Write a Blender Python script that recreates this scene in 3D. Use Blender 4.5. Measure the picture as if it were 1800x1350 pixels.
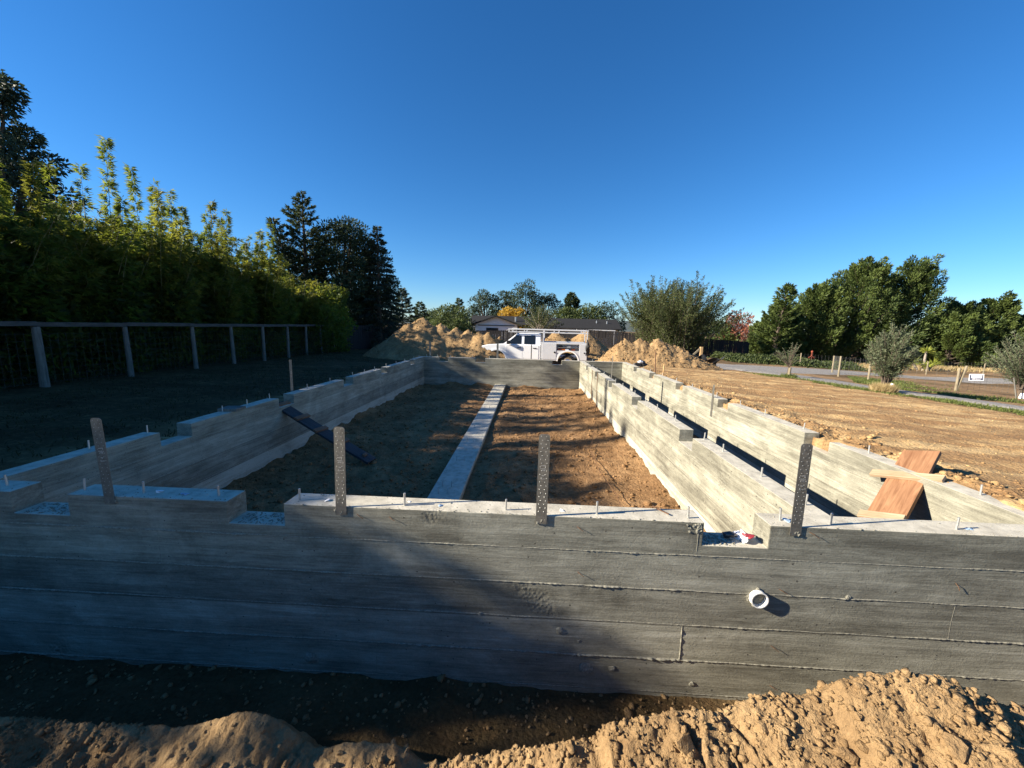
import bpy, bmesh, math, random
import numpy as np
from mathutils import Vector, Matrix

for o in list(bpy.data.objects):
    bpy.data.objects.remove(o, do_unlink=True)
scene = bpy.context.scene
COL = scene.collection
R_ = math.radians

# ------------------------------------------------------------------ camera
CAM_H = 1.33                      # eye height above the top of the foundation walls (z = 0)
cam = bpy.data.cameras.new("camera")
cam.sensor_fit = 'HORIZONTAL'; cam.sensor_width = 36.0; cam.lens = 13.52
cam.clip_start = 0.05; cam.clip_end = 3000
camo = bpy.data.objects.new("camera", cam); COL.objects.link(camo)
camo.matrix_world = Matrix(((0.9987, -0.031057, 0.040419, 0.0),
                            (0.044579, 0.147621, -0.988039, 0.0),
                            (0.024719, 0.988556, 0.148814, CAM_H),
                            (0, 0, 0, 1)))
scene.camera = camo

# ------------------------------------------------------------------ sky and sun
SUN_EL = R_(24.6)
SUN_AZ = R_(11.5)                 # sun stands to the left and a little behind the camera
sun_dir = Vector((-math.cos(SUN_AZ) * math.cos(SUN_EL), -math.sin(SUN_AZ) * math.cos(SUN_EL), math.sin(SUN_EL)))
world = bpy.data.worlds.new("World"); scene.world = world; world.use_nodes = True
wn = world.node_tree
sky = wn.nodes.new('ShaderNodeTexSky'); sky.sky_type = 'NISHITA'; sky.sun_disc = False
sky.sun_elevation = SUN_EL
sky.sun_rotation = math.atan2(sun_dir.x, sun_dir.y) % (2 * math.pi)
sky.altitude = 0; sky.air_density = 1.0; sky.dust_density = 0.0; sky.ozone_density = 8.0
bg = wn.nodes['Background']; bg.inputs['Strength'].default_value = 0.063
hs = wn.nodes.new('ShaderNodeHueSaturation'); hs.inputs['Saturation'].default_value = 1.12
wn.links.new(sky.outputs[0], hs.inputs['Color'])
wn.links.new(hs.outputs[0], bg.inputs['Color'])
sl = bpy.data.lights.new("sun", 'SUN'); sl.energy = 5.0; sl.angle = R_(0.53); sl.color = (1.0, 0.90, 0.74)
so = bpy.data.objects.new("sun", sl); COL.objects.link(so)
so.rotation_euler = sun_dir.to_track_quat('Z', 'Y').to_euler()
so.location = (-40, -10, 30)
scene.view_settings.view_transform = 'Standard'; scene.view_settings.look = 'None'
scene.view_settings.exposure = 1.45; scene.view_settings.gamma = 1.0
scene.view_settings.use_curve_mapping = False
scene.render.engine = 'CYCLES'
scene.cycles.max_bounces = 6; scene.cycles.diffuse_bounces = 3; scene.cycles.transmission_bounces = 4
scene.cycles.transparent_max_bounces = 8

# ------------------------------------------------------------------ helpers
rng = np.random.default_rng(7)
random.seed(7)

def h2(ix, iy, seed):
    h = (ix.astype(np.int64) * 374761393 + iy.astype(np.int64) * 668265263 + seed * 974634777) & 0xFFFFFFFF
    h = ((h ^ (h >> 13)) * 1274126177) & 0xFFFFFFFF
    h = h ^ (h >> 16)
    return (h & 0xFFFF) / 65535.0

def vn(x, y, seed=0):
    x = np.asarray(x, float); y = np.asarray(y, float)
    ix = np.floor(x); iy = np.floor(y); fx = x - ix; fy = y - iy
    ix = ix.astype(np.int64); iy = iy.astype(np.int64)
    u = fx * fx * fx * (fx * (fx * 6 - 15) + 10); v = fy * fy * fy * (fy * (fy * 6 - 15) + 10)
    a = h2(ix, iy, seed); b = h2(ix + 1, iy, seed); c = h2(ix, iy + 1, seed); d = h2(ix + 1, iy + 1, seed)
    return (a * (1 - u) + b * u) * (1 - v) + (c * (1 - u) + d * u) * v

def fbm(x, y, seed=0, oct=4, gain=0.5):
    s = 0; a = 1.0; t = 0
    c, sn = math.cos(0.6), math.sin(0.6)
    for i in range(oct):
        s = s + a * (vn(x, y, seed + i * 17) - 0.5); t += a; a *= gain
        x, y = (x * c - y * sn) * 2.03 + 11.3, (x * sn + y * c) * 2.03 + 5.1
    return s / t * 2

def ridged(x, y, seed=0, oct=4):
    s = 0; a = 1.0; t = 0
    for i in range(oct):
        s = s + a * (1 - np.abs(2 * vn(x, y, seed + i * 31) - 1)); t += a; a *= 0.5
        x, y = x * 2.1 + 3.7, y * 2.1 + 9.2
    return s / t

def sstep(a, b, x):
    t = np.clip((np.asarray(x, float) - a) / (b - a), 0, 1); return t * t * (3 - 2 * t)

def link(o, parent=None):
    COL.objects.link(o)
    if parent is not None:
        o.parent = parent
    return o

def raw_mesh(name, V, F, mat=None, smooth=False, tint=None):
    """V (n,3) array, F (m,k) array with k = 3 or 4"""
    V = np.asarray(V, np.float32); F = np.asarray(F, np.int32)
    me = bpy.data.meshes.new(name)
    k = F.shape[1]
    me.vertices.add(len(V)); me.vertices.foreach_set('co', V.ravel())
    me.loops.add(F.size); me.loops.foreach_set('vertex_index', F.ravel())
    me.polygons.add(len(F))
    me.polygons.foreach_set('loop_start', np.arange(0, F.size, k, dtype=np.int32))
    if smooth:
        me.polygons.foreach_set('use_smooth', np.ones(len(F), bool))
    if tint is not None:
        at = me.attributes.new('tint', 'FLOAT', 'POINT'); at.data.foreach_set('value', np.asarray(tint, np.float32))
    me.update(calc_edges=True)
    if mat: me.materials.append(mat)
    return me

def mobj(name, me, parent=None, loc=None, rotz=0):
    o = bpy.data.objects.new(name, me); link(o, parent)
    if loc is not None: o.location = loc
    if rotz: o.rotation_euler = (0, 0, rotz)
    return o

def empty(name, loc=(0, 0, 0), rotz=0):
    o = bpy.data.objects.new(name, None); link(o); o.location = loc; o.rotation_euler = (0, 0, rotz)
    o.empty_display_size = 0.2
    return o

def tag(o, label=None, cat=None, group=None, kind=None):
    if label: o['label'] = label
    if cat: o['category'] = cat
    if group: o['group'] = group
    if kind: o['kind'] = kind
    return o

class MB:
    def __init__(s): s.v = []; s.f = []
    def add(s, vs, fs):
        b = len(s.v); s.v.extend([tuple(v) for v in vs]); s.f.extend([tuple(i + b for i in f) for f in fs]); return s
    def box(s, x0, x1, y0, y1, z0, z1):
        return s.add([(x0, y0, z0), (x1, y0, z0), (x1, y1, z0), (x0, y1, z0), (x0, y0, z1), (x1, y0, z1), (x1, y1, z1), (x0, y1, z1)],
                     [(0, 3, 2, 1), (4, 5, 6, 7), (0, 1, 5, 4), (1, 2, 6, 5), (2, 3, 7, 6), (3, 0, 4, 7)])
    def obox(s, c, ax, ay, az, hx, hy, hz):
        c = Vector(c); ax = Vector(ax).normalized() * hx; ay = Vector(ay).normalized() * hy; az = Vector(az).normalized() * hz
        vs = [c + ax * i + ay * j + az * k for k in (-1, 1) for (i, j) in ((-1, -1), (1, -1), (1, 1), (-1, 1))]
        return s.add(vs, [(0, 3, 2, 1), (4, 5, 6, 7), (0, 1, 5, 4), (1, 2, 6, 5), (2, 3, 7, 6), (3, 0, 4, 7)])
    def tube(s, pts, rad, n=6, caps=True):
        pts = [Vector(p) for p in pts]
        if not hasattr(rad, '__len__'): rad = [rad] * len(pts)
        rings = []
        b = len(s.v)
        up = Vector((0.13, 0.21, 0.97))
        for i, p in enumerate(pts):
            d = (pts[min(i + 1, len(pts) - 1)] - pts[max(i - 1, 0)]).normalized()
            a = d.cross(up)
            if a.length < 1e-3: a = d.cross(Vector((1, 0, 0)))
            a.normalize(); c = d.cross(a)
            for k in range(n):
                t = 2 * math.pi * k / n
                s.v.append(tuple(p + (a * math.cos(t) + c * math.sin(t)) * rad[i]))
        for i in range(len(pts) - 1):
            for k in range(n):
                s.f.append((b + i * n + k, b + i * n + (k + 1) % n, b + (i + 1) * n + (k + 1) % n, b + (i + 1) * n + k))
        if caps:
            s.f.append(tuple(b + k for k in range(n))[::-1]); s.f.append(tuple(b + (len(pts) - 1) * n + k for k in range(n)))
        return s
    def prism(s, poly, y0, y1):
        """poly of (x, z), extruded along y"""
        n = len(poly); vs = [(x, y0, z) for x, z in poly] + [(x, y1, z) for x, z in poly]
        fs = [tuple(range(n)), tuple(range(2 * n - 1, n - 1, -1))] + [(i, i + n, (i + 1) % n + n, (i + 1) % n) for i in range(n)]
        return s.add(vs, fs)
    def mesh(s, name, mat, smooth=False, bevel=0):
        me = bpy.data.meshes.new(name); me.from_pydata(s.v, [], s.f); me.materials.append(mat)
        bm = bmesh.new(); bm.from_mesh(me); bmesh.ops.recalc_face_normals(bm, faces=bm.faces)
        if bevel:
            es = [e for e in bm.edges if len(e.link_faces) == 2 and e.calc_face_angle(0) > 0.6]
            bmesh.ops.bevel(bm, geom=es, offset=bevel, segments=2, affect='EDGES', profile=0.5, clamp_overlap=True)
        bm.to_mesh(me); bm.free()
        if smooth: me.polygons.foreach_set('use_smooth', np.ones(len(me.polygons), bool))
        me.update(); return me
    def build(s, name, mat, parent=None, smooth=False, bevel=0):
        return mobj(name, s.mesh(name, mat, smooth, bevel), parent)

# ------------------------------------------------------------------ materials
class NT:
    def __init__(s, name):
        s.m = bpy.data.materials.new(name); s.m.use_nodes = True; s.t = s.m.node_tree
        s.t.nodes.clear(); s.out = s.t.nodes.new('ShaderNodeOutputMaterial')
    def n(s, ty, props=None, **inp):
        nd = s.t.nodes.new('ShaderNode' + ty)
        for k, v in (props or {}).items(): setattr(nd, k, v)
        for k, v in inp.items():
            key = int(k[1:]) if k[0] == '_' and k[1:].isdigit() else k.replace('_', ' ')
            s.set(nd.inputs[key], v)
        return nd
    def set(s, sock, v):
        if hasattr(v, 'is_linked'): s.t.links.new(v, sock)
        elif hasattr(v, 'outputs'): s.t.links.new(v.outputs[0], sock)
        else:
            if sock.type == 'RGBA' and len(v) == 3: v = (*v, 1)
            sock.default_value = v
    def co(s, scale=(1, 1, 1), loc=(0, 0, 0), src='Object'):
        tc = s.n('TexCoord')
        return s.n('Mapping', Vector=tc.outputs[src], Scale=scale, Location=loc).outputs[0]
    def noise(s, vec, scale, detail=4, rough=0.55, dist=0.0):
        return s.n('TexNoise', Vector=vec, Scale=scale, Detail=detail, Roughness=rough, Distortion=dist).outputs['Fac']
    def ramp(s, fac, stops, interp='LINEAR'):
        nd = s.n('ValToRGB', Fac=fac); cr = nd.color_ramp; cr.interpolation = interp
        while len(cr.elements) < len(stops): cr.elements.new(0.5)
        for e, (p, c) in zip(cr.elements, stops):
            e.position = p; e.color = (*c, 1) if hasattr(c, '__len__') else (c, c, c, 1)
        return nd.outputs['Color']
    def mix(s, fac, a, b, mode='MIX'):
        nd = s.n('Mix', dict(data_type='RGBA', blend_type=mode)); s.set(nd.inputs[0], fac)
        s.set(nd.inputs[6], a); s.set(nd.inputs[7], b); return nd.outputs[2]
    def math(s, op, a, b=0.0, c=None, clamp=False):
        nd = s.n('Math', dict(operation=op, use_clamp=clamp)); s.set(nd.inputs[0], a); s.set(nd.inputs[1], b)
        if c is not None: s.set(nd.inputs[2], c)
        return nd.outputs[0]
    def bump(s, h, strength=0.5, dist=0.02, normal=None):
        nd = s.n('Bump', Height=h, Strength=strength, Distance=dist)
        if normal is not None: s.set(nd.inputs['Normal'], normal)
        return nd.outputs[0]
    def finish(s, col, rough=0.8, normal=None, metal=0.0, spec=0.3, **kw):
        p = s.n('BsdfPrincipled', Base_Color=col, Roughness=rough, Metallic=metal)
        s.set(p.inputs['Specular IOR Level'], spec)
        for k, v in kw.items(): s.set(p.inputs[k.replace('_', ' ')], v)
        if normal is not None: s.set(p.inputs['Normal'], normal)
        s.t.links.new(p.outputs[0], s.out.inputs['Surface'])
        return s.m

def mat_concrete(name, axis):
    t = NT(name)
    along = (0.55, 1, 1) if axis == 'x' else (1, 0.55, 1)
    a2 = (0.9, 6, 13) if axis == 'x' else (6, 0.9, 13)
    a3 = (1.6, 20, 80) if axis == 'x' else (20, 1.6, 80)
    geo = t.n('NewGeometry'); sep = t.n('SeparateXYZ', Vector=geo.outputs['Position'])
    # board course: every 0.285 m a new board with its own tone
    course = t.math('FLOOR', t.math('DIVIDE', t.math('SUBTRACT', sep.outputs[2], -0.252), 0.2835))
    wcv = t.n('CombineXYZ', X=course, Y=5.0, Z=3.0)
    wn_ = t.n('TexWhiteNoise', dict(noise_dimensions='3D'), Vector=wcv.outputs[0]).outputs['Value']
    band = t.noise(t.co(a2), 1.0, 8, 0.70, 0.8)
    grain = t.noise(t.co(a3), 1.0, 6, 0.65, 1.6)
    blot = t.noise(t.co(along), 2.6, 9, 0.72, 0.5)
    fine = t.noise(t.co(), 75, 4, 0.65)
    tone = t.math('ADD', t.math('MULTIPLY', band, 0.40), t.math('MULTIPLY', wn_, 0.09 if axis == 'x' else 0.18))
    tone = t.math('ADD', t.math('ADD', tone, 0.03), t.math('MULTIPLY', blot, 0.46))
    tone = t.math('ADD', tone, t.math('MULTIPLY', grain, 0.20))
    wv = t.n('TexWave', dict(wave_type='BANDS', bands_direction='Z', wave_profile='SAW'), Vector=t.co((0.16, 1, 1) if axis == 'x' else (1, 0.16, 1)), Scale=9.0, Distortion=9.0, Detail=4.0, Detail_Scale=2.2, Detail_Roughness=0.6).outputs['Fac']
    tone = t.math('ADD', tone, t.math('MULTIPLY', t.math('SUBTRACT', wv, 0.5), 0.028 if axis == 'x' else 0.015))
    tone = t.math('ADD', tone, t.math('MULTIPLY', t.math('SUBTRACT', fine, 0.5), 0.12))
    col = t.ramp(tone, [(0.49, (0.115, 0.108, 0.084)), (0.57, (0.190, 0.181, 0.141)), (0.65, (0.285, 0.273, 0.215)), (0.76, (0.43, 0.415, 0.34))])
    # stain and bead shadow coloured in where two form boards met
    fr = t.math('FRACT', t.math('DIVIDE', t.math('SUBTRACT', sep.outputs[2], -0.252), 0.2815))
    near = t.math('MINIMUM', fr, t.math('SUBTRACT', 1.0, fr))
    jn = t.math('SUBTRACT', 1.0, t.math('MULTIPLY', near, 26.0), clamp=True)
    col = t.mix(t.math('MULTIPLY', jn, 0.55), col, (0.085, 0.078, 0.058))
    # bug holes
    vor = t.n('TexVoronoi', dict(feature='F1'), Vector=t.co(), Scale=22.0, Randomness=1.0)
    keep = t.n('SeparateColor', Color=vor.outputs['Color']).outputs[0]
    rad = t.math('MULTIPLY', t.math('POWER', keep, 4.0), 0.17)
    hole = t.math('LESS_THAN', vor.outputs['Distance'], t.math('MULTIPLY', rad, t.math('GREATER_THAN', keep, 0.45)))
    col = t.mix(t.math('MULTIPLY', hole, 0.8), col, (0.05, 0.047, 0.04))
    # honeycombed, rough pour patches
    hc = t.noise(t.co((1, 1, 1), (3.1, 1.7, 8.2)), 1.15, 3, 0.5)
    hcm = t.ramp(hc, [(0.61, 0.0), (0.70, 1.0)])
    pv = t.n('TexVoronoi', dict(feature='SMOOTH_F1'), Vector=t.co(), Scale=42.0)
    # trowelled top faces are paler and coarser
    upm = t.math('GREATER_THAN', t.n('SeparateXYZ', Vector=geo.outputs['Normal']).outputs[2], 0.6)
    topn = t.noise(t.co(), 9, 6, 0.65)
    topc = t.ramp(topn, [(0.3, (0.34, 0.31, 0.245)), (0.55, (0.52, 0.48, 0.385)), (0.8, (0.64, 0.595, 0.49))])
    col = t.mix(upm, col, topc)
    hgt = t.math('ADD', t.math('ADD', t.math('MULTIPLY', grain, 0.4), t.math('MULTIPLY', wv, 0.12)), t.math('MULTIPLY', band, 0.35))
    hgt = t.math('ADD', hgt, t.math('MULTIPLY', fine, 0.35))
    hgt = t.math('SUBTRACT', hgt, t.math('MULTIPLY', hole, 1.6))
    hgt = t.math('ADD', hgt, t.math('MULTIPLY', wn_, 0.1))
    hgt = t.math('SUBTRACT', hgt, t.math('MULTIPLY', t.math('MULTIPLY', hcm, pv.outputs['Distance']), 3.0))
    nb = t.bump(hgt, 0.9, 0.007)
    rough = t.ramp(band, [(0.35, 0.62), (0.7, 0.9)])
    return t.finish(col, rough, nb, spec=0.25)

def mat_dirt(name, mound=False):
    t = NT(name)
    at = t.n('Attribute', dict(attribute_name='zone')); zs = t.n('SeparateColor', Color=at.outputs['Color'])
    grass, inner, dry = zs.outputs[0], zs.outputs[1], zs.outputs[2]
    c = t.n('NewGeometry').outputs['Position']
    n1 = t.noise(c, 1.3, 6, 0.62, 0.4); n2 = t.noise(c, 7.0, 6, 0.65, 0.3); n3 = t.noise(c, 42, 5, 0.65); n4 = t.noise(c, 160, 3, 0.6)
    mixn = t.math('ADD', t.math('MULTIPLY', n1, 0.45), t.math('ADD', t.math('MULTIPLY', n2, 0.40), t.math('MULTIPLY', n3, 0.25)))
    if mound:
        col = t.ramp(mixn, [(0.36, (0.185, 0.120, 0.062)), (0.52, (0.300, 0.208, 0.112)), (0.64, (0.405, 0.292, 0.160)), (0.8, (0.50, 0.385, 0.235))])
    else:
        col = t.ramp(mixn, [(0.38, (0.225, 0.138, 0.068)), (0.52, (0.375, 0.250, 0.126)), (0.62, (0.50, 0.358, 0.185)), (0.78, (0.60, 0.465, 0.265))])
        trk = t.n('Mapping', Vector=c, Rotation=(0, 0, R_(32.7)), Scale=(0.22, 2.2, 1.0)).outputs[0]
        tn = t.noise(trk, 1.0, 5, 0.6, 0.3)
        col = t.mix(t.ramp(tn, [(0.40, 0.75), (0.56, 0.0)]), col, (0.285, 0.178, 0.092))
        col = t.mix(t.ramp(tn, [(0.52, 0.0), (0.68, 0.8)]), col, (0.60, 0.455, 0.245))
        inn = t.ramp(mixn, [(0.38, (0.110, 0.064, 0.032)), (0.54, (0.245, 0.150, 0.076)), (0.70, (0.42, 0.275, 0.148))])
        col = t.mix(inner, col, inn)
        dr = t.ramp(mixn, [(0.38, (0.19, 0.125, 0.070)), (0.55, (0.30, 0.205, 0.115)), (0.7, (0.40, 0.29, 0.17))])
        col = t.mix(dry, col, dr)
        gr = t.ramp(mixn, [(0.40, (0.012, 0.012, 0.007)), (0.55, (0.030, 0.029, 0.014)), (0.70, (0.085, 0.066, 0.036))])  # grass and soil taken near black to paint the left strip's shade
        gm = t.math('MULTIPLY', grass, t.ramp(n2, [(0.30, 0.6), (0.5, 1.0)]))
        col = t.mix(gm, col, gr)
    if mound:
        dp = t.noise(c, 2.3, 5, 0.65, 0.6)
        col = t.mix(t.ramp(dp, [(0.55, 0.0), (0.68, 0.55)]), col, (0.165, 0.105, 0.055))
    col = t.mix(0.30, col, t.ramp(n4, [(0.3, (0.20, 0.13, 0.07)), (0.7, (0.56, 0.42, 0.25))]), 'OVERLAY')
    vor = t.n('TexVoronoi', dict(feature='F1'), Vector=c, Scale=26.0)
    h = t.math('ADD', t.math('MULTIPLY', n2, 0.6), t.math('ADD', t.math('MULTIPLY', n3, 0.5), t.math('MULTIPLY', n4, 0.16)))
    h = t.math('SUBTRACT', h, t.math('MULTIPLY', vor.outputs['Distance'], 0.35))
    nb = t.bump(h, 1.0, 0.035 if not mound else 0.04)
    return t.finish(col, 0.95, nb, spec=0.1)

def mat_simple(name, col, rough=0.6, metal=0.0, var=0.15, scale=6.0, bump=0.0, bdist=0.004, spec=0.4, stretch=(1, 1, 1)):
    t = NT(name); c = t.co(stretch)
    n = t.noise(c, scale, 5, 0.6, 0.3)
    dk = tuple(x * (1 - var) for x in col); lt = tuple(min(1, x * (1 + var)) for x in col)
    cc = t.ramp(n, [(0.3, dk), (0.7, lt)])
    nb = t.bump(n, bump, bdist) if bump else None
    return t.finish(cc, rough, nb, metal, spec)

def mat_wood(name, a, b, axis=0, scale=5.0, rough=0.75):
    t = NT(name); st = [9.0, 9.0, 9.0]; st[axis] = 0.7
    n = t.noise(t.co(tuple(st)), scale, 6, 0.6, 1.5); n2 = t.noise(t.co(), 3.0, 4)
    f = t.math('ADD', t.math('MULTIPLY', n, 0.7), t.math('MULTIPLY', n2, 0.35))
    col = t.ramp(f, [(0.35, a), (0.68, b)])
    return t.finish(col, rough, t.bump(n, 0.5, 0.004), spec=0.2)

def mat_leaf(name, dark, light, trans=0.35, rough=0.6, tc=None):
    t = NT(name)
    at = t.n('Attribute', dict(attribute_name='tint'))
    col = t.ramp(at.outputs['Fac'], [(0.0, dark), (1.0, light)])
    p = t.n('BsdfPrincipled', Base_Color=col, Roughness=rough); t.set(p.inputs['Specular IOR Level'], 0.25)
    tcol = t.mix(0.6, col, tc if tc else tuple(min(1, x * 1.8) for x in light))
    tr = t.n('BsdfTranslucent', Color=tcol)
    ms = t.n('MixShader', Fac=trans); t.t.links.new(p.outputs[0], ms.inputs[1]); t.t.links.new(tr.outputs[0], ms.inputs[2])
    t.t.links.new(ms.outputs[0], t.out.inputs['Surface'])
    return t.m

M = {}
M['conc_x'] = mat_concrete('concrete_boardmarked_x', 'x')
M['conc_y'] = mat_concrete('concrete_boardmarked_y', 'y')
M['bead'] = mat_simple('concrete_bead', (0.235, 0.222, 0.175), 0.95, var=0.4, scale=60, bump=0.6)
M['dirt'] = mat_dirt('dirt')
M['mound'] = mat_dirt('mound_dirt', True)
M['gravel'] = mat_simple('gravel', (0.27, 0.25, 0.225), 0.95, var=0.55, scale=14, bump=0.8, bdist=0.02, spec=0.1)
M['zinc'] = mat_simple('galvanized_steel', (0.20, 0.19, 0.165), 0.45, 0.55, var=0.3, scale=26, bump=0.15)
M['bolt'] = mat_simple('zinc_bolt', (0.46, 0.46, 0.44), 0.4, 0.6, var=0.2, scale=60)
M['rust'] = mat_simple('rusty_wire', (0.16, 0.085, 0.045), 0.8, 0.3, var=0.3, scale=30)
M['pvc'] = mat_simple('white_pvc', (0.78, 0.76, 0.70), 0.4, var=0.05)
M['pvc_in'] = mat_simple('pvc_inside_grey', (0.12, 0.11, 0.095), 0.6, var=0.2, scale=12)
M['plank'] = mat_wood('form_plywood_orange', (0.165, 0.075, 0.036), (0.35, 0.19, 0.100), 0, 3.0)
M['cleat'] = mat_wood('weathered_cleat', (0.27, 0.17, 0.095), (0.42, 0.33, 0.22), 1, 4.0)
M['plank_dk'] = mat_wood('dark_plank', (0.030, 0.030, 0.034), (0.075, 0.070, 0.068), 0, 3.0)
M['cleat_rd'] = mat_wood('red_brown_cleat', (0.14, 0.07, 0.04), (0.26, 0.15, 0.09), 1, 4.0)
M['post'] = mat_wood('grey_fence_post', (0.085, 0.08, 0.07), (0.19, 0.18, 0.155), 2, 3.0)
M['post_tan'] = mat_wood('tan_fence_post', (0.16, 0.13, 0.085), (0.30, 0.255, 0.175), 2, 3.0)
M['rail'] = mat_wood('grey_rail', (0.035, 0.033, 0.030), (0.10, 0.095, 0.085), 1, 3.0)
M['darkfence'] = mat_wood('dark_fence_board', (0.010, 0.009, 0.010), (0.030, 0.027, 0.027), 2, 3.0)
M['lumber'] = mat_wood('new_lumber', (0.42, 0.25, 0.11), (0.60, 0.40, 0.20), 2, 3.0)
M['wire'] = mat_simple('fence_wire', (0.09, 0.09, 0.085), 0.6, 0.5, var=0.1)
M['bark'] = mat_wood('bark', (0.055, 0.042, 0.032), (0.14, 0.11, 0.085), 2, 2.0, 0.95)
M['bark_pale'] = mat_wood('pale_bark', (0.18, 0.15, 0.12), (0.36, 0.31, 0.26), 2, 2.0, 0.9)
M['culm'] = mat_wood('bamboo_culm', (0.14, 0.13, 0.06), (0.30, 0.26, 0.13), 2, 3.0, 0.5)
M['truck'] = NT('white_truck_paint').finish((0.80, 0.80, 0.80), 0.28, spec=0.5, Coat_Weight=0.6, Coat_Roughness=0.08)
M['bodydimmed'] = mat_simple('service_body_dimmed', (0.52, 0.53, 0.55), 0.4, var=0.05, scale=3)  # white lowered to grey-blue, standing in for grazing light on the body
M['glass'] = NT('dark_vehicle_glass').finish((0.012, 0.014, 0.015), 0.05, spec=0.6)
M['rubber'] = mat_simple('rubber', (0.018, 0.018, 0.018), 0.85, var=0.2)
M['black'] = mat_simple('black_plastic', (0.015, 0.015, 0.017), 0.6, var=0.3, bump=0.3)
M['steel'] = mat_simple('wheel_steel', (0.55, 0.55, 0.55), 0.3, 0.8, var=0.1)
M['lamp'] = NT('lamp_lens').finish((0.55, 0.50, 0.42), 0.12, spec=0.6)
M['amber'] = NT('amber_lens').finish((0.5, 0.12, 0.02), 0.15, spec=0.6)
M['shingle'] = mat_simple('dark_shingles', (0.012, 0.0115, 0.0115), 0.9, var=0.35, scale=3, bump=0.4, bdist=0.03)
M['whitewall'] = mat_simple('white_siding', (0.70, 0.70, 0.69), 0.7, var=0.05, scale=2)
M['winglass'] = NT('house_window_glass').finish((0.03, 0.035, 0.04), 0.06, spec=0.6)
M['tarp'] = mat_simple('black_tarp', (0.020, 0.021, 0.024), 0.45, var=0.3, scale=5, bump=0.4, bdist=0.02)
M['trash'] = mat_simple('white_plastic', (0.70, 0.71, 0.74), 0.35, var=0.12, scale=18, bump=0.4)
M['trash_red'] = mat_simple('red_print', (0.26, 0.03, 0.04), 0.4, var=0.2)
M['scrap_blue'] = mat_simple('blue_grey_scrap', (0.28, 0.38, 0.50), 0.5, var=0.4, scale=30)
M['rustred'] = mat_simple('rust_red_paint', (0.30, 0.07, 0.035), 0.7, var=0.25)
M['signwhite'] = mat_simple('sign_white', (0.75, 0.76, 0.80), 0.4, var=0.03)
M['signdark'] = mat_simple('sign_dark_blue', (0.035, 0.045, 0.09), 0.5, var=0.1)
M['hill'] = mat_simple('hill_green_brown', (0.055, 0.07, 0.065), 0.95, var=0.3, scale=0.05)
M['bamboo'] = mat_leaf('bamboo_leaf', (0.010, 0.022, 0.005), (0.105, 0.150, 0.026), 0.45, tc=(0.38, 0.44, 0.045))
M['bamboo_y'] = mat_leaf('bamboo_leaf_yellow', (0.014, 0.027, 0.006), (0.170, 0.195, 0.034), 0.45, tc=(0.48, 0.48, 0.06))
M['needle'] = mat_leaf('conifer_needle', (0.020, 0.034, 0.015), (0.075, 0.098, 0.040), 0.2)
M['spruce'] = mat_leaf('spruce_needle', (0.020, 0.036, 0.025), (0.072, 0.095, 0.062), 0.15)
M['cypress'] = mat_leaf('cypress_spray', (0.026, 0.044, 0.012), (0.110, 0.145, 0.036), 0.18)
M['euc'] = mat_leaf('eucalyptus_leaf', (0.018, 0.030, 0.016), (0.060, 0.085, 0.045), 0.2)
M['oak'] = mat_leaf('broadleaf', (0.028, 0.045, 0.014), (0.095, 0.120, 0.034), 0.25)
M['willow'] = mat_leaf('willow_leaf', (0.028, 0.042, 0.014), (0.110, 0.128, 0.046), 0.25)
M['olive'] = mat_leaf('olive_leaf', (0.036, 0.050, 0.024), (0.175, 0.200, 0.115), 0.2)
M['yellow'] = mat_leaf('autumn_leaf', (0.20, 0.11, 0.015), (0.50, 0.32, 0.045), 0.3)
M['redleaf'] = mat_leaf('red_leaf', (0.14, 0.045, 0.03), (0.32, 0.13, 0.08), 0.25)
M['yucca'] = mat_leaf('yucca_leaf', (0.14, 0.17, 0.025), (0.36, 0.38, 0.07), 0.25)
M['grass'] = mat_leaf('grass_blade', (0.055, 0.080, 0.018), (0.170, 0.190, 0.050), 0.3)
M['lawn'] = mat_leaf('lawn_blade', (0.014, 0.020, 0.007), (0.050, 0.055, 0.020), 0.2)
M['straw'] = mat_leaf('dry_grass_blade', (0.22, 0.16, 0.07), (0.50, 0.39, 0.20), 0.25)
M['cover'] = mat_leaf('ground_cover_leaf', (0.022, 0.038, 0.011), (0.085, 0.105, 0.032), 0.2)

# ------------------------------------------------------------------ foundation dimensions (metres)
XL0, XL1 = -4.48, -4.28           # left wall
XI0, XI1 = 2.09, 2.28             # inner right wall
XO0, XO1 = 3.79, 3.99             # outer right wall
YF0, YF1 = 2.58, 2.775            # near wall
YB0, YB1 = 15.60, 15.80           # far wall
ZN = -0.171                       # notch floor
ZBOT = -1.75
SEAMS = [-0.252, -0.527, -0.805, -1.096, -1.378]

# ------------------------------------------------------------------ ground
def Gbase(x, y):
    x = np.asarray(x, float); y = np.asarray(y, float)
    zl = np.maximum(-1.2, -0.45 - 0.02 * np.maximum(0, y - 15))
    zr = np.maximum(-2.2, -0.06 - 0.055 * np.maximum(0, np.minimum(x, 32) - 4) - 0.012 * np.maximum(0, np.minimum(y, 70) - 4))
    w = sstep(-6, 5, x)
    z = zl * (1 - w) + zr * w
    z = z - 0.55 * np.exp(-((x - 0.3) ** 2 / 30 + (y - 21.8) ** 2 / 16))
    return z

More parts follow.
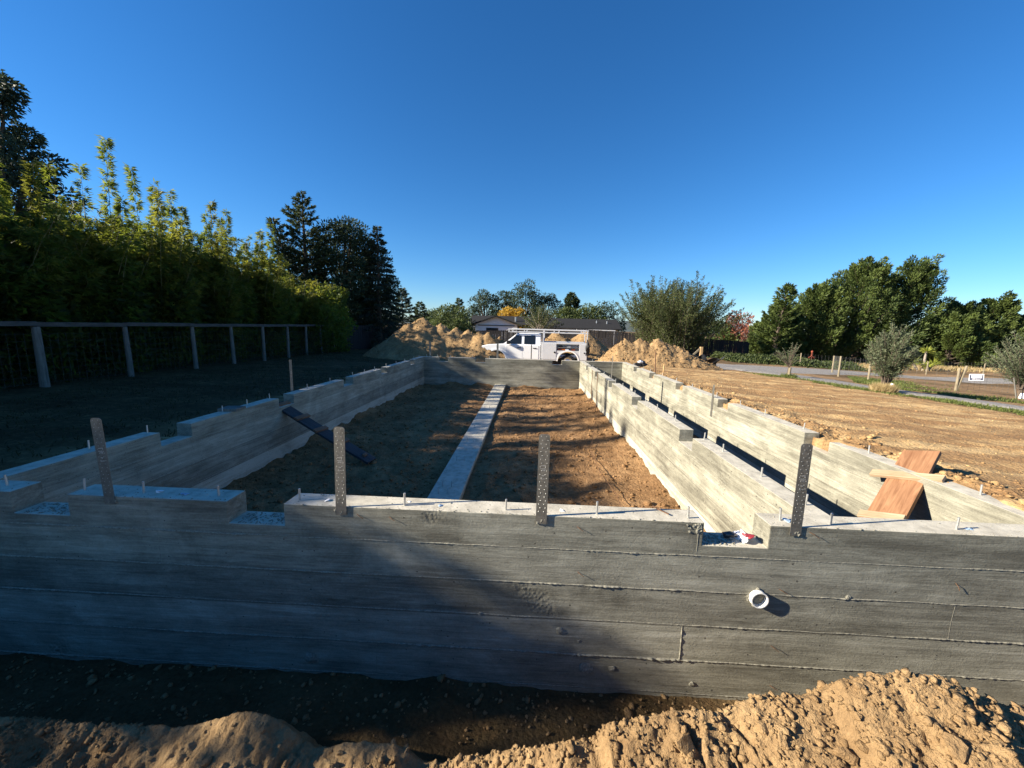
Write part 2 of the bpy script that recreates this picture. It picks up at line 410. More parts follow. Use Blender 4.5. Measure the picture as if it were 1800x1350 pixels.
def path_mask(x, y):
    """1 on the gravel driveway and path"""
    def seg(ax, ay, bx, by, w):
        t = np.clip(((x - ax) * (bx - ax) + (y - ay) * (by - ay)) / ((bx - ax) ** 2 + (by - ay) ** 2), 0, 1)
        d = np.hypot(x - ax - t * (bx - ax), y - ay - t * (by - ay)); return 1 - sstep(w * 0.85, w * 1.15, d)
    m = 0
    for a in ROADS: m = np.maximum(m, seg(*a))
    return m
ROADS = [(9.6, 22.0, 14.5, 24.0, 2.6), (14.5, 24.0, 24, 29.8, 2.3), (24, 29.8, 60, 32.5, 2.3),
         (11.2, 20.8, 13.1, 17.4, 1.3), (13.1, 17.4, 13.0, 15.2, 1.15), (13.0, 15.2, 14.6, 13.0, 1.0), (14.6, 13.0, 15.4, 10.5, 1.0), (15.4, 10.5, 16.5, 2.0, 1.0)]

def G(x, y, detail=True):
    x = np.asarray(x, float); y = np.asarray(y, float)
    z = Gbase(x, y)
    # trench in front of the near wall
    tr = sstep(0.2, 1.5, y) * (1 - sstep(2.66, 2.70, y)) * sstep(-9, -6, x) * (1 - sstep(5.5, 8, x))
    tz = -1.40 - 0.0 * x + 0.10 * (2.55 - y)
    z = z * (1 - tr) + tz * tr
    ins = (x > -4.38) & (x < 3.89) & (y > 2.68) & (y < 15.70)
    cor = ins & (x > 2.19)
    zi = -1.085 + 0.05 * sstep(0.2, 2.0, x) * (1 - sstep(11, 14, y)) - 0.04 * sstep(12, 15, y)
    zi = zi - 0.05 * np.exp(-((x + 1.115) / 0.45) ** 4)
    z = np.where(ins, zi, z); z = np.where(cor, -1.0, z)
    if detail:
        yard = (x > 3.9) & (x < 13) & (y > 0) & (y < 20)
        u = (x * 0.84 - y * 0.54); v = (x * 0.54 + y * 0.84)
        pm = path_mask(x, y)
        far = np.clip(1.2 - np.hypot(x, y) / 60, 0.0, 1)
        a_in = np.where(ins, 1.0, 0.0)
        rough = 0.030 * fbm(x * 1.1, y * 1.1, 3, 4) + 0.018 * fbm(x * 5, y * 5, 9, 4)
        inr = 0.050 * fbm(x * 1.0, y * 1.0, 21, 3) + 0.040 * (ridged(x * 2.6, y * 2.6, 5, 3) - 0.5) + 0.030 * fbm(x * 9, y * 9, 14, 3)
        tracks = 0.045 * (vn(u * 0.35, v * 2.4, 41) - 0.5) + 0.030 * (vn(u * 0.8, v * 6.5, 43) - 0.5) + 0.022 * fbm(u * 2.0, v * 9, 47, 3)
        heap = np.exp(-((x - 4.15) / 0.55) ** 2) * sstep(1, 3, y) * (1 - sstep(15.8, 17, y))
        heapn = heap * (0.055 + 0.085 * fbm(x * 3.5, y * 3.5, 51, 4) + 0.05 * fbm(x * 10, y * 10, 53, 3))
        out = rough * (1 - pm * 0.9) + np.where(yard, tracks, 0) * (1 - pm)
        out = out + np.where(x > 3.9, heapn, 0)
        lw = np.exp(-((x + 4.7) / 0.7) ** 2) * 0.10 * (y > 3) * (y < 16)
        out = out + np.where(x < -4.4, lw * (1 + fbm(x * 3, y * 3, 77, 3)), 0)
        dw = np.minimum(np.minimum(np.abs(x - XL1), np.abs(x - XI0)), np.minimum(np.abs(y - YF1), np.abs(y - YB0)))
        inr = inr + 0.16 * np.exp(-dw / 0.16) * np.clip(fbm(x * 1.6, y * 1.6, 83, 4) + 0.25, -0.1, 1)
        inr = inr * (1 - 0.75 * np.exp(-((x + 1.115) / 0.35) ** 4))
        z = z + np.where(ins, inr, out * far)
        z = np.where(tr > 0.2, z + 0.05 * fbm(x * 3, y * 3, 61, 4), z)
    return z

def axis_pts(segs):
    pts = []
    for a, b, n, geo in segs:
        if geo:
            e = np.geomspace(1, abs(b - a) + 1, n) - 1
            p = (a + e) if b > a else (a - e)[::-1]
        else:
            p = np.arange(a, b - 1e-6, n)
        pts.append(p)
    return np.unique(np.round(np.concatenate(pts), 4))

xs = axis_pts([(-22, -900, 40, True), (-22, -5, 0.16, False), (-5, 4.2, 0.055, False), (4.2, 13.5, 0.06, False), (13.5, 30, 0.2, False), (30, 900, 40, True)])
ys = axis_pts([(-3, -120, 16, True), (-3, 2.4, 0.1, False), (2.4, 16.2, 0.055, False), (16.2, 30, 0.12, False), (30, 60, 0.5, False), (60, 1500, 36, True)])
GX, GY = np.meshgrid(xs, ys)
GZ = G(GX, GY)
nx, ny = len(xs), len(ys)
idx = np.arange(nx * ny).reshape(ny, nx)
F = np.stack([idx[:-1, :-1], idx[:-1, 1:], idx[1:, 1:], idx[1:, :-1]], -1).reshape(-1, 4)
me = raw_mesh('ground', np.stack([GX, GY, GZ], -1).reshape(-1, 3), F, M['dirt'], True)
gx, gy = GX.ravel(), GY.ravel()
ins = ((gx > -4.38) & (gx < 3.89) & (gy > 2.68) & (gy < 15.7)).astype(float)
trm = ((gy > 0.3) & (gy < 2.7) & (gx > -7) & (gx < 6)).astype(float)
verge = (path_mask(gx + 0.0, gy) < 0.5) * np.maximum.reduce([np.exp(-((gx - (12.2 + 0.2 * (15 - gy))) / 0.5) ** 2) * (gy < 18) * (gy > 3) * 0.6, 0 * gx])
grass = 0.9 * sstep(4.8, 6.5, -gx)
grass = np.maximum(np.maximum(grass, verge), 0.75 * trm)  # trench floor darkened here to stand in for its shade
beyond = sstep(14.5, 17.0, gx + 0.22 * (gy - 14)) * (gy < 70)
grass = np.maximum(grass, 0.55 * beyond * sstep(0.45, 0.7, vn(gx * 0.35, gy * 0.35, 91)) * (gy < 40))
grass = np.maximum(grass, 0.5 * sstep(50, 80, gy))
dry = np.maximum(beyond, sstep(26, 34, gy))
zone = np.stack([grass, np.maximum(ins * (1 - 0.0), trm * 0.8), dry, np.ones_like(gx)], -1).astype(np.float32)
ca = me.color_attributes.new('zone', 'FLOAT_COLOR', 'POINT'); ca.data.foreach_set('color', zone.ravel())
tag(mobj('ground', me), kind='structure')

# gravel driveway and path, a sheet a little above the ground
def ribbon(name, pts, mat, lift=0.03, sub=0.5):
    P = []
    for (x0, y0, w0), (x1, y1, w1) in zip(pts[:-1], pts[1:]):
        n = max(2, int(math.hypot(x1 - x0, y1 - y0) / sub))
        for i in range(n):
            t = i / n; P.append((x0 + (x1 - x0) * t, y0 + (y1 - y0) * t, w0 + (w1 - w0) * t))
    P.append(pts[-1]); V = []; m = 9
    P = np.array(P)
    for _ in range(6): P[1:-1] = (P[:-2] + 2 * P[1:-1] + P[2:]) / 4
    for i, (x, y, w) in enumerate(P):
        a = P[max(0, i - 1)]; b = P[min(len(P) - 1, i + 1)]
        d = np.array([b[0] - a[0], b[1] - a[1]]); d /= np.linalg.norm(d); nrm = np.array([-d[1], d[0]])
        e0 = 1 + 0.34 * (vn(i * 0.45, 3.3, 5) - 0.5); e1 = 1 + 0.34 * (vn(i * 0.45, 9.3, 5) - 0.5)
        for k in range(m):
            s = (k / (m - 1) * 2 - 1); s = s * w * (e0 if s < 0 else e1)
            V.append((x + nrm[0] * s, y + nrm[1] * s))
    V = np.array(V); edge = np.abs(np.tile(np.linspace(-1, 1, m), len(P)))
    Z = Gbase(V[:, 0], V[:, 1]) + lift * (1 - 1.7 * (edge > 0.99)) + 0.012 * fbm(V[:, 0] * 2, V[:, 1] * 2, 8, 3)
    ii = np.arange(len(P) * m).reshape(len(P), m)
    F = np.stack([ii[:-1, :-1], ii[:-1, 1:], ii[1:, 1:], ii[1:, :-1]], -1).reshape(-1, 4)
    return mobj(name, raw_mesh(name, np.column_stack([V, Z]), F, mat, True))
tag(ribbon('gravel_driveway', [(9.2, 21.6, 1.7), (12, 23, 2.4), (14.5, 24.2, 2.5), (19, 27, 2.3), (24, 29.8, 2.2), (35, 31, 2.2), (60, 32.5, 2.2)], M['gravel'], 0.035), kind='structure')
tag(ribbon('gravel_path', [(11.6, 21.6, 1.3), (12.9, 18.4, 1.15), (13.0, 16.2, 0.95), (13.6, 14.4, 0.9), (14.6, 13.0, 0.95), (15.2, 11.0, 1.0), (16.5, 2.0, 1.0)], M['gravel'], 0.05, 0.3), kind='structure')

# ------------------------------------------------------------------ concrete foundation
found = empty('concrete_foundation', (0, 0, 0))
tag(found, 'grey board-marked concrete house foundation with notched wall tops and a central strip', 'foundation')

def make_wall(axis, a0, a1, c0, c1, notches, top, label, mat):
    brk = sorted({a0, a1, *[v for n in notches for v in n]})
    zl = [top, ZN, ZBOT]
    mb = MB()
    def P(a, c, z): return (a, c, z) if axis == 'x' else (c, a, z)
    def filled(i, k):
        if i < 0 or i >= len(brk) - 1 or k < 0 or k > 1: return False
        if k == 1: return True
        m = (brk[i] + brk[i + 1]) / 2
        return not any(n0 < m < n1 for n0, n1 in notches)
    for i in range(len(brk) - 1):
        for k in range(2):
            if not filled(i, k): continue
            b0, b1, z1, z0 = brk[i], brk[i + 1], zl[k], zl[k + 1]
            mb.add([P(b0, c0, z0), P(b1, c0, z0), P(b1, c0, z1), P(b0, c0, z1)], [(0, 1, 2, 3)])
            mb.add([P(b0, c1, z0), P(b1, c1, z0), P(b1, c1, z1), P(b0, c1, z1)], [(0, 3, 2, 1)])
            if not filled(i, k - 1): mb.add([P(b0, c0, z1), P(b1, c0, z1), P(b1, c1, z1), P(b0, c1, z1)], [(0, 1, 2, 3)])
            if not filled(i, k + 1): mb.add([P(b0, c0, z0), P(b1, c0, z0), P(b1, c1, z0), P(b0, c1, z0)], [(3, 2, 1, 0)])
            if not filled(i - 1, k): mb.add([P(b0, c0, z0), P(b0, c1, z0), P(b0, c1, z1), P(b0, c0, z1)], [(3, 2, 1, 0)])
            if not filled(i + 1, k): mb.add([P(b1, c0, z0), P(b1, c1, z0), P(b1, c1, z1), P(b1, c0, z1)], [(0, 1, 2, 3)])
    me = bpy.data.meshes.new('foundation_wall'); me.from_pydata(mb.v, [], mb.f); me.materials.append(mat)
    bm = bmesh.new(); bm.from_mesh(me); bmesh.ops.remove_doubles(bm, verts=bm.verts, dist=1e-4)
    bmesh.ops.recalc_face_normals(bm, faces=bm.faces)
    # break long edges up so that arrises can be slightly worn and uneven
    es = [e for e in bm.edges if len(e.link_faces) == 2 and e.calc_face_angle(0) > 0.6]
    bmesh.ops.bevel(bm, geom=es, offset=0.007, segments=2, affect='EDGES', profile=0.6, clamp_overlap=True)
    bm.to_mesh(me); bm.free(); me.update()
    o = mobj('foundation_wall', me, found); tag(o, label)
    return o

N_FRONT = [(-3.88, -3.43), (-2.19, -1.76), (1.27, 1.72)]
N_LEFT = [(4.18, 4.60), (6.34, 6.765), (8.70, 9.185), (11.02, 11.48), (13.80, 14.28)]
N_INNER = [(4.77, 5.19), (7.25, 7.655), (9.54, 9.94), (11.62, 12.03), (13.53, 13.93)]
N_OUTER = [(4.82, 5.252), (7.30, 7.693), (9.47, 9.92), (11.70, 12.11), (13.54, 13.94)]
N_FAR = [(-3.675, -3.29), (-2.15, -1.755), (0.975, 1.365)]
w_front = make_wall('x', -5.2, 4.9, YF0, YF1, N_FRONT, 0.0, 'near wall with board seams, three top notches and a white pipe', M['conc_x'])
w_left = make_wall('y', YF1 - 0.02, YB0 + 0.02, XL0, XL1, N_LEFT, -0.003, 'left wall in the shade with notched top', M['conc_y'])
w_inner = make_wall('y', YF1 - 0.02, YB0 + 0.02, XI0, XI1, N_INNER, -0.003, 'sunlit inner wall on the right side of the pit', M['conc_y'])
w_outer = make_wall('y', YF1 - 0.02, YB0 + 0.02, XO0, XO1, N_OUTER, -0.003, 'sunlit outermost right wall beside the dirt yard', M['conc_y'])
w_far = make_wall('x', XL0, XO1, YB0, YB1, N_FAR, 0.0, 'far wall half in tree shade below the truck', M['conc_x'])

# central strip footing
mb = MB()
nb = 90
for i in range(nb):
    pass
beam = MB().box(-1.34, -0.89, YF1 - 0.02, YB0 + 0.02, -1.4, -1.045)
tag(beam.build('strip_footing', M['conc_y'], found, bevel=0.008), 'low flat concrete strip with bolts down the middle of the pit')

def bead(axis, a0, a1, cface, z, out, size=0.006, step=0.012, seed=0, parent=None, vertical=False, name='seam_ridge'):
    n = max(3, int((a1 - a0) / step)); a = np.linspace(a0, a1, n)
    w = np.abs(fbm(a * 28, a * 0 + seed * 3.1, seed, 3)) * 1.3 + 0.55 * vn(a * 60, a * 0 + 2.2, seed + 3) + 0.25
    w *= np.clip(1.5 * vn(a * 1.3, a * 0 + 5.5, seed + 9) - 0.15, 0.28, 2) * np.clip(0.4 + 1.2 * vn(a * 9, a * 0 + 1.5, seed + 19), 0, 2)
    off = 0.004 * fbm(a * 6, a * 0 + 7.7, seed + 4, 2)
    prof = [(-1.0, -0.6), (-0.55, 0.75), (0.35, 0.9), (1.0, -0.6)]
    V = np.zeros((n, 4, 3))
    for k, (pz, pd) in enumerate(prof):
        d = cface + out * (pd * size * w * (0.8 + 0.5 * vn(a * 90, a * 0 + k, seed + 11)))
        zz = z + off + pz * size * (0.55 + 0.5 * w)
        if vertical: V[:, k] = np.stack([zz, d, a], -1) if axis == 'x' else np.stack([d, zz, a], -1)
        else: V[:, k] = np.stack([a, d, zz], -1) if axis == 'x' else np.stack([d, a, zz], -1)
    ii = np.arange(n * 4).reshape(n, 4)
    F = np.stack([ii[:-1, :-1], ii[:-1, 1:], ii[1:, 1:], ii[1:, :-1]], -1).reshape(-1, 4)
    return mobj(name, raw_mesh(name, V.reshape(-1, 3), F, M['bead']), parent)

for i, z in enumerate(SEAMS):
    bead('x', -5.1, 4.8, YF0, z, -1, 0.0085, 0.009, 10 + i, w_front)
    bead('y', 2.8, 15.6, XL1, z, 1, 0.008, 0.02, 20 + i, w_left)
    bead('y', 2.8, 15.6, XI0, z, -1, 0.010, 0.018, 30 + i, w_inner)
    bead('y', 2.8, 15.6, XO0, z, -1, 0.010, 0.02, 40 + i, w_outer)
    bead('x', -4.2, 2.0, YB0, z, -1, 0.006, 0.03, 50 + i, w_far)
# butt joints of the form boards
for (x, z0, z1, sd) in ((1.19, -1.09, -0.81, 1), (-2.75, -0.52, -0.26, 2), (-1.10, -1.37, -1.10, 3), (3.05, -0.80, -0.53, 4), (-0.52, -1.6, -1.385, 5), (1.235, -0.245, -0.02, 6)):
    bead('x', z0, z1, YF0, x, -1, 0.0038, 0.01, 60 + sd, w_front, True)
for (y, z0, z1, sd) in ((5.05, -0.80, -0.53, 1), (7.9, -0.52, -0.26, 2), (10.2, -0.8, -0.53, 3)):
    bead('y', z0, z1, XL1, y, 1, 0.004, 0.012, 80 + sd, w_left, True)
for (y, z0, z1, sd) in ((4.3, -0.80, -0.53, 1), (6.6, -0.52, -0.26, 2), (8.7, -0.8, -0.53, 3)):
    bead('y', z0, z1, XI0, y, -1, 0.004, 0.012, 90 + sd, w_inner, True)

def lump(seed, sx, sy, sz, sub=2, rough=0.35, cuts=0):
    bm = bmesh.new(); bmesh.ops.create_icosphere(bm, subdivisions=sub, radius=1.0)
    r = np.random.default_rng(seed); off = r.uniform(0, 50, 3)
    pl = [(Vector(r.normal(size=3)).normalized(), r.uniform(0.45, 0.8)) for _ in range(cuts)]
    for v in bm.verts:
        c = v.co
        k = 1 + rough * float(fbm(c.x * 1.3 + off[0] + c.z * 0.9, c.y * 1.3 + off[1] - c.z * 0.7, seed, 3)) * 1.6
        p = c * k
        for nrm, d in pl:
            e = p.dot(nrm) - d
            if e > 0: p = p - nrm * e * 0.85
        v.co = Vector((p.x * sx, p.y * sy, p.z * sz))
    me = bpy.data.meshes.new('lump'); bm.to_mesh(me); bm.free(); return me

# splatters of mortar and tie-wire ends on the near face
for i, (x, z, s) in enumerate(((0.295, -0.905, 0.026), (0.44, -0.985, 0.012), (0.50, -1.215, 0.045), (0.70, -1.20, 0.022), (2.32, -0.515, 0.016), (-1.62, -1.27, 0.06), (-0.30, -0.80, 0.016), (1.30, -1.29, 0.018), (-2.1, -1.25, 0.02))):
    me = lump(100 + i, s, s * 0.32, s * 0.9, 2, 0.5); me.materials.append(M['bead'])
    mobj('mortar_splatter', me, w_front, (x, YF0 - 0.002, z))
for i, (x, z, dx, dz) in enumerate(((1.83, -0.475, 0.06, -0.03), (1.83, -0.93, 0.06, -0.04), (1.86, -1.26, 0.06, -0.03), (-0.98, -0.06, 0.05, -0.025), (0.38, -0.07, 0.05, -0.03), (0.40, -0.42, 0.05, -0.03), (3.02, -0.36, 0.02, -0.05), (-1.22, -0.05, 0.06, -0.03), (1.98, -0.03, 0.07, -0.04))):
    MB().tube([(x, YF0 + 0.004, z), (x + dx * 0.5, YF0 - 0.012, z + dz * 0.4), (x + dx, YF0 - 0.016, z + dz)], 0.0022, 5).build('tie_wire', M['rust'], w_front)

rr0 = np.random.default_rng(55); n = 620
x = rr0.uniform(-4.6, 4.0, n); ok = np.ones(n, bool)
for a_, b_ in N_FRONT: ok &= ~((x > a_ - 0.02) & (x < b_ + 0.02))
x = x[ok]; y = np.where(rr0.random(len(x)) < 0.45, YF0 + np.abs(rr0.normal(0, 0.012, len(x))), rr0.uniform(YF0, YF1, len(x)))
CRUMBS = (x, y, np.clip(rr0.lognormal(-5.9, 0.5, len(x)), 0.0015, 0.008))
for j in range(26):
    me = lump(230 + j, 0.011, 0.006, 0.010, 1, 0.7); me.materials.append(M['bead'])
    mobj('mortar_splatter', me, w_front, (1.255 - abs(random.gauss(0, 0.05)), YF0 - 0.001, -0.012 - abs(random.gauss(0, 0.035))))
# anchor bolts
bolt_me = MB().tube([(0, 0, -0.05), (0, 0, 0.088)], 0.0074, 8).mesh('anchor_bolt', M['bolt'])
thread = MB()
for k in range(9):
    thread.tube([(0, 0, 0.03 + k * 0.006), (0, 0, 0.0325 + k * 0.006)], 0.0088, 8)
def bolt(x, y, z, s=1.0, lean=0.0):
    o = mobj('anchor_bolt', bolt_me, found, (x, y, z)); o.scale = (s, s, s)
    o.rotation_euler = (random.uniform(-0.05, 0.05), random.uniform(-0.05, 0.05) + lean, 0); return o
for x, y in ((-4.04, 2.68), (-3.38, 2.66), (-2.90, 2.655), (-2.31, 2.655), (-1.68, 2.65), (-0.88, 2.64), (-0.13, 2.64), (0.53, 2.64), (1.18, 2.64), (1.84, 2.67), (2.17, 2.64), (3.03, 2.65), (3.8, 2.66)):
    bolt(x, y, 0, random.uniform(0.95, 1.1))
for y in (2.95, 3.53, 4.25, 4.72, 5.67, 6.49, 7.15, 7.88, 8.26, 8.94, 9.68, 10.4, 11.2, 12.4, 13.2, 14.2, 15.1):
    bolt(2.21, y, 0)
for y in (3.55, 4.15, 5.26, 5.75, 6.28, 7.41, 8.3, 9.4, 10.1, 10.8, 11.7, 12.6, 13.5, 14.6, 15.3):
    bolt(-4.40, y, 0)
for y in (3.3, 4.4, 5.45, 6.35, 7.1, 8.0, 9.2, 10.2, 11.3, 12.4, 13.2, 14.4):
    bolt(3.91, y, 0)
for x in (-4.2, -3.75, -3.2, -2.3, -1.6, -0.9, -0.2, 0.5, 0.9, 1.5, 2.0, 2.6, 3.3):
    bolt(x, 15.72, 0)
# bolts standing in pairs on the strip footing
for y in (5.10, 5.36, 6.48, 7.61, 8.70, 9.74, 10.85, 12.0, 13.2):
    for x in (-1.21, -1.075):
        o = bolt(x, y, -1.045, 1.0); o.scale = (0.7, 0.7, 1.0)

# galvanized hold-down straps
def strap_mesh():
    w, h, c = 0.039, 0.60, 0.016
    mb = MB(); t = 0.0016
    poly = [(-w, -0.06), (w, -0.06), (w, h - c), (w - 0.006, h - 0.005), (w - c, h), (-w + c, h), (-w + 0.006, h - 0.005), (-w, h - c)]
    mb.prism(poly, -t, t)
    return mb.mesh('hold_down_strap', M['zinc'])
def dimples():
    mb = MB()
    z = 0.585; k = 0
    while z > 0.03:
        off = 0.006 if k % 2 else -0.004
        for x in (-0.018 + off, 0.018 + off):
            n = 7; r = 0.0030; c = [(x + r * math.cos(2 * math.pi * i / n), -0.0018, z + r * math.sin(2 * math.pi * i / n)) for i in range(n)] + [(x, -0.0052, z)]
            mb.add(c, [(i, (i + 1) % n, n) for i in range(n)])
        z -= 0.0275; k += 1
    return mb.mesh('nail_dimples', M['bolt'])  # brighter metal on the dimples paints the light they catch
def stamping():
    mb = MB(); r = random.Random(3)
    for zc, wd in ((0.375, 0.018), (0.352, 0.02), (0.34, 0.012), (0.302, 0.009), (0.278, 0.016)):
        x = -wd
        while x < wd:
            l = r.uniform(0.002, 0.007); mb.box(x, min(wd, x + l), -0.0026, -0.0017, zc - r.uniform(0.001, 0.005), zc + r.uniform(0.001, 0.005)); x += l + 0.0015
    return mb.mesh('stamped_text', M['bolt'])
S_ME, D_ME, T_ME = strap_mesh(), dimples(), stamping()
def strap(x, y, rotz=0, z=0.0, tilt=0.0, detail=True):
    s = mobj('hold_down_strap', S_ME, found, (x, y, z)); s.rotation_euler = (0, tilt, rotz)
    if detail:
        mobj('nail_dimples', D_ME, s); mobj('stamped_text', T_ME, s)
    return s
strap(-3.085, 2.572, 0.05, 0, -0.035); strap(-1.325, 2.572, 0, 0, 0.018); strap(0.127, 2.572, -0.05, 0, 0.004); strap(1.888, 2.572, 0.03, 0, -0.01)
strap(-4.487, 7.05, R_(90), 0); strap(-4.08, 15.81, 0, 0.02); strap(-1.275, 15.81); strap(0.115, 15.81, R_(60)); strap(0.48, 15.81, R_(75))
strap(2.288, 10.55, R_(90), 0.0, 0); strap(3.785, 7.9, R_(90), -0.35, 0)
# ragged mortar where each near strap leaves the concrete
for i, x in enumerate((-3.085, -1.325, 0.127, 1.888)):
    for j in range(5):
        me = lump(150 + i * 7 + j, 0.012, 0.007, 0.012, 1, 0.6); me.materials.append(M['bead'])
        mobj('mortar_splatter', me, w_front, (x + random.uniform(-0.05, 0.05), YF0 - 0.004, -0.015 - random.uniform(0, 0.045)))

# white pipe sleeve through the near wall
sleeve = MB(); n = 40; ro, ri = 0.060, 0.0525
Y0, Y1 = 2.543, 2.70
vs = []
for (y, r) in ((Y1, ro), (Y0, ro), (Y0, ri), (Y1, ri)):
    vs += [(r * math.cos(2 * math.pi * i / n), y, r * math.sin(2 * math.pi * i / n)) for i in range(n)]
sleeve.add(vs, [(k * n + i, k * n + (i + 1) % n, (k + 1) * n + (i + 1) % n, (k + 1) * n + i) for k in range(3) for i in range(n)])
sl_o = sleeve.build('pipe_sleeve', M['pvc'], found); sl_o.location = (1.693, 0, -0.551)
cap = MB(); cap.add([(ri * 1.02 * math.cos(2 * math.pi * i / n), 2.66, ri * 1.02 * math.sin(2 * math.pi * i / n)) for i in range(n)], [tuple(range(n))])
cap.build('pipe_inner_disc', M['pvc_in'], sl_o)  # dark grey disc closing the pipe bore
for j in range(9):
    a = random.uniform(0, 6.28); me = lump(190 + j, 0.014, 0.008, 0.012, 1, 0.6); me.materials.append(M['bead'])
    mobj('mortar_splatter', me, sl_o, (0.066 * math.cos(a), YF0 - 0.002, 0.066 * math.sin(a)))

# ------------------------------------------------------------------ spoil bank in the foreground
crest = np.array([(-6.0, -0.95), (-2.94, -0.955), (-2.6, -0.948), (-2.26, -0.94), (-1.93, -0.951), (-1.49, -0.833), (-1.37, -0.845), (-1.12, -1.016), (-0.83, -0.956), (-0.64, -0.977),
                  (-0.49, -1.037), (-0.175, -0.957), (0.068, -0.882), (0.277, -0.812), (0.426, -0.815), (0.466, -0.727), (0.851, -0.611), (0.964, -0.586), (1.053, -0.613), (1.296, -0.511),
                  (1.543, -0.476), (1.614, -0.389), (1.825, -0.341), (1.873, -0.306), (2.033, -0.301), (2.147, -0.335), (2.494, -0.47), (3.2, -0.75), (6.0, -0.9)])
def mound_z(x, y, detail=True):
    cy = 1.75 + 0.06 * fbm(x * 1.4, x * 0 + 3.3, 5, 3)
    cz = np.interp(x, crest[:, 0], crest[:, 1])
    d = y - cy
    # towards the camera the bank falls gently and then rises again to the standing ground; towards the wall it drops steeply
    front = cz - 0.30 * np.clip(-d, 0, 1.2) ** 1.15 - 0.04 * sstep(0.0, 0.2, -d)
    lo = -1.02 + 0.12 * sstep(0, 2, x)
    front = np.maximum(front, lo) if False else front
    back = cz - 1.55 * np.clip(d, 0, 2) - 0.5 * np.clip(d, 0, 2) ** 2
    z = np.where(d < 0, front, back)
    if detail:
        lumpy = np.maximum(sstep(0.42, 0.60, vn(x * 1.1 + 4.2, y * 1.6, 29) + 0.25 * sstep(1.55, 1.25, y)), 0.9 * sstep(0.4, -0.4, x))
        amp = np.where(d < 0, 1.0, 0.55) * sstep(-0.02, 0.10, np.abs(d)) * 0.6 + 0.5
        z = z + amp * (0.050 * fbm(x * 2.1, y * 2.1, 31, 4) + 0.060 * (np.abs(fbm(x * 3.6, y * 3.6, 33, 3)) - 0.25) + 0.040 * lumpy * (np.abs(fbm(x * 9, y * 9, 35, 4)) - 0.25) + 0.026 * (0.35 + 0.65 * lumpy) * fbm(x * 19, y * 19, 36, 4, 0.62) + 0.010 * fbm(x * 48, y * 48, 37, 2))
        # clefts between clods
        cl = ridged(x * 3.1 + 0.8 * fbm(x * 2, y * 2, 71, 2), y * 3.1, 39, 2)
        z = z - 0.05 * sstep(0.80, 0.95, cl) * amp
    return z
mx = np.arange(-4.2, 3.6, 0.0105); my = np.concatenate([np.arange(0.55, 1.1, 0.03), np.arange(1.1, 2.1, 0.0105), np.arange(2.1, 2.2, 0.02), np.arange(2.2, 2.58, 0.02)])
MX, MY = np.meshgrid(mx, my)
MZ = np.maximum(mound_z(MX, MY), G(MX, MY, False) - 0.06)
ii = np.arange(MX.size).reshape(MX.shape)
F = np.stack([ii[:-1, :-1], ii[:-1, 1:], ii[1:, 1:], ii[1:, :-1]], -1).reshape(-1, 4)
me = raw_mesh('dirt_bank', np.stack([MX, MY, MZ], -1).reshape(-1, 3), F, M['mound'], False)
bank = tag(mobj('dirt_bank', me), 'bank of loose tan excavated dirt along the trench in the foreground', 'dirt bank')

def ico(sub):
    bm = bmesh.new(); bmesh.ops.create_icosphere(bm, subdivisions=sub, radius=1.0)
    V = np.array([v.co[:] for v in bm.verts]); F = np.array([[v.index for v in f.verts] for f in bm.faces]); bm.free(); return V, F
ICO1 = ico(1)
def clod_field(name, P, S, mat, seed, squash=0.7):
    """many small clods as one mesh"""
    r = np.random.default_rng(seed); V0, F0 = ICO1; n = len(P)
    jit = 1 + r.uniform(-0.38, 0.38, (n, len(V0), 1))
    ax = r.normal(size=(n, 3)); sc = 1 + r.uniform(-0.35, 0.35, (n, 1, 3)); sc[:, :, 2] *= squash
    V = V0[None] * jit * sc
    a = r.uniform(0, 6.28, n); c, s = np.cos(a)[:, None], np.sin(a)[:, None]
    X = V[:, :, 0] * c - V[:, :, 1] * s; Y = V[:, :, 0] * s + V[:, :, 1] * c
    b = r.uniform(-0.6, 0.6, n); c, s = np.cos(b)[:, None], np.sin(b)[:, None]
    X, Z = X * c - V[:, :, 2] * s, X * s + V[:, :, 2] * c
    V = np.stack([X, Y, Z], -1) * np.asarray(S)[:, None, None] + np.asarray(P)[:, None, :]
    F = (F0[None] + (np.arange(n) * len(V0))[:, None, None]).reshape(-1, 3)
    return mobj(name, raw_mesh(name, V.reshape(-1, 3), F, mat))

o = clod_field('mortar_crumbs', np.stack([CRUMBS[0], CRUMBS[1], 0.001 + 0 * CRUMBS[0]], -1), CRUMBS[2], M['bead'], 12, 0.6); o.parent = w_front; o['kind'] = 'stuff'
# larger clods on the bank are pieces of their own
r = np.random.default_rng(11)
shapes = []
for k in range(9):
    me = lump(300 + k, 1.0, 0.8, 0.72, 2, 0.38, cuts=8); me.materials.append(M['mound']); me.name = 'dirt_clod'; shapes.append(me)
cnt = 0
while cnt < 280:
    x = r.uniform(-2.6, 2.9); y = r.uniform(1.12, 1.78)
    if x < 0 and r.random() < 0.25: continue
    if 1.9 < x and y > 1.5 and r.random() < 0.8: continue
    s = float(np.clip(r.lognormal(-4.0, 0.6), 0.008, 0.07))
    z = float(mound_z(np.array([x]), np.array([y]))[0])
    o = mobj('dirt_clod', shapes[int(r.integers(9))], bank, (x, y, z - s * 0.05)); o.scale = (s, s, s)
    o.rotation_euler = (r.uniform(-0.5, 0.5), r.uniform(-0.5, 0.5), r.uniform(0, 6.28)); cnt += 1
n = 11000
x = r.uniform(-3.2, 3.2, n); y = r.uniform(1.05, 1.95, n); dens = vn(x * 1.6, y * 1.6, 19); k = dens > 0.36; x, y = x[k], y[k]
s = np.clip(r.lognormal(-5.0, 0.55, len(x)), 0.003, 0.022)
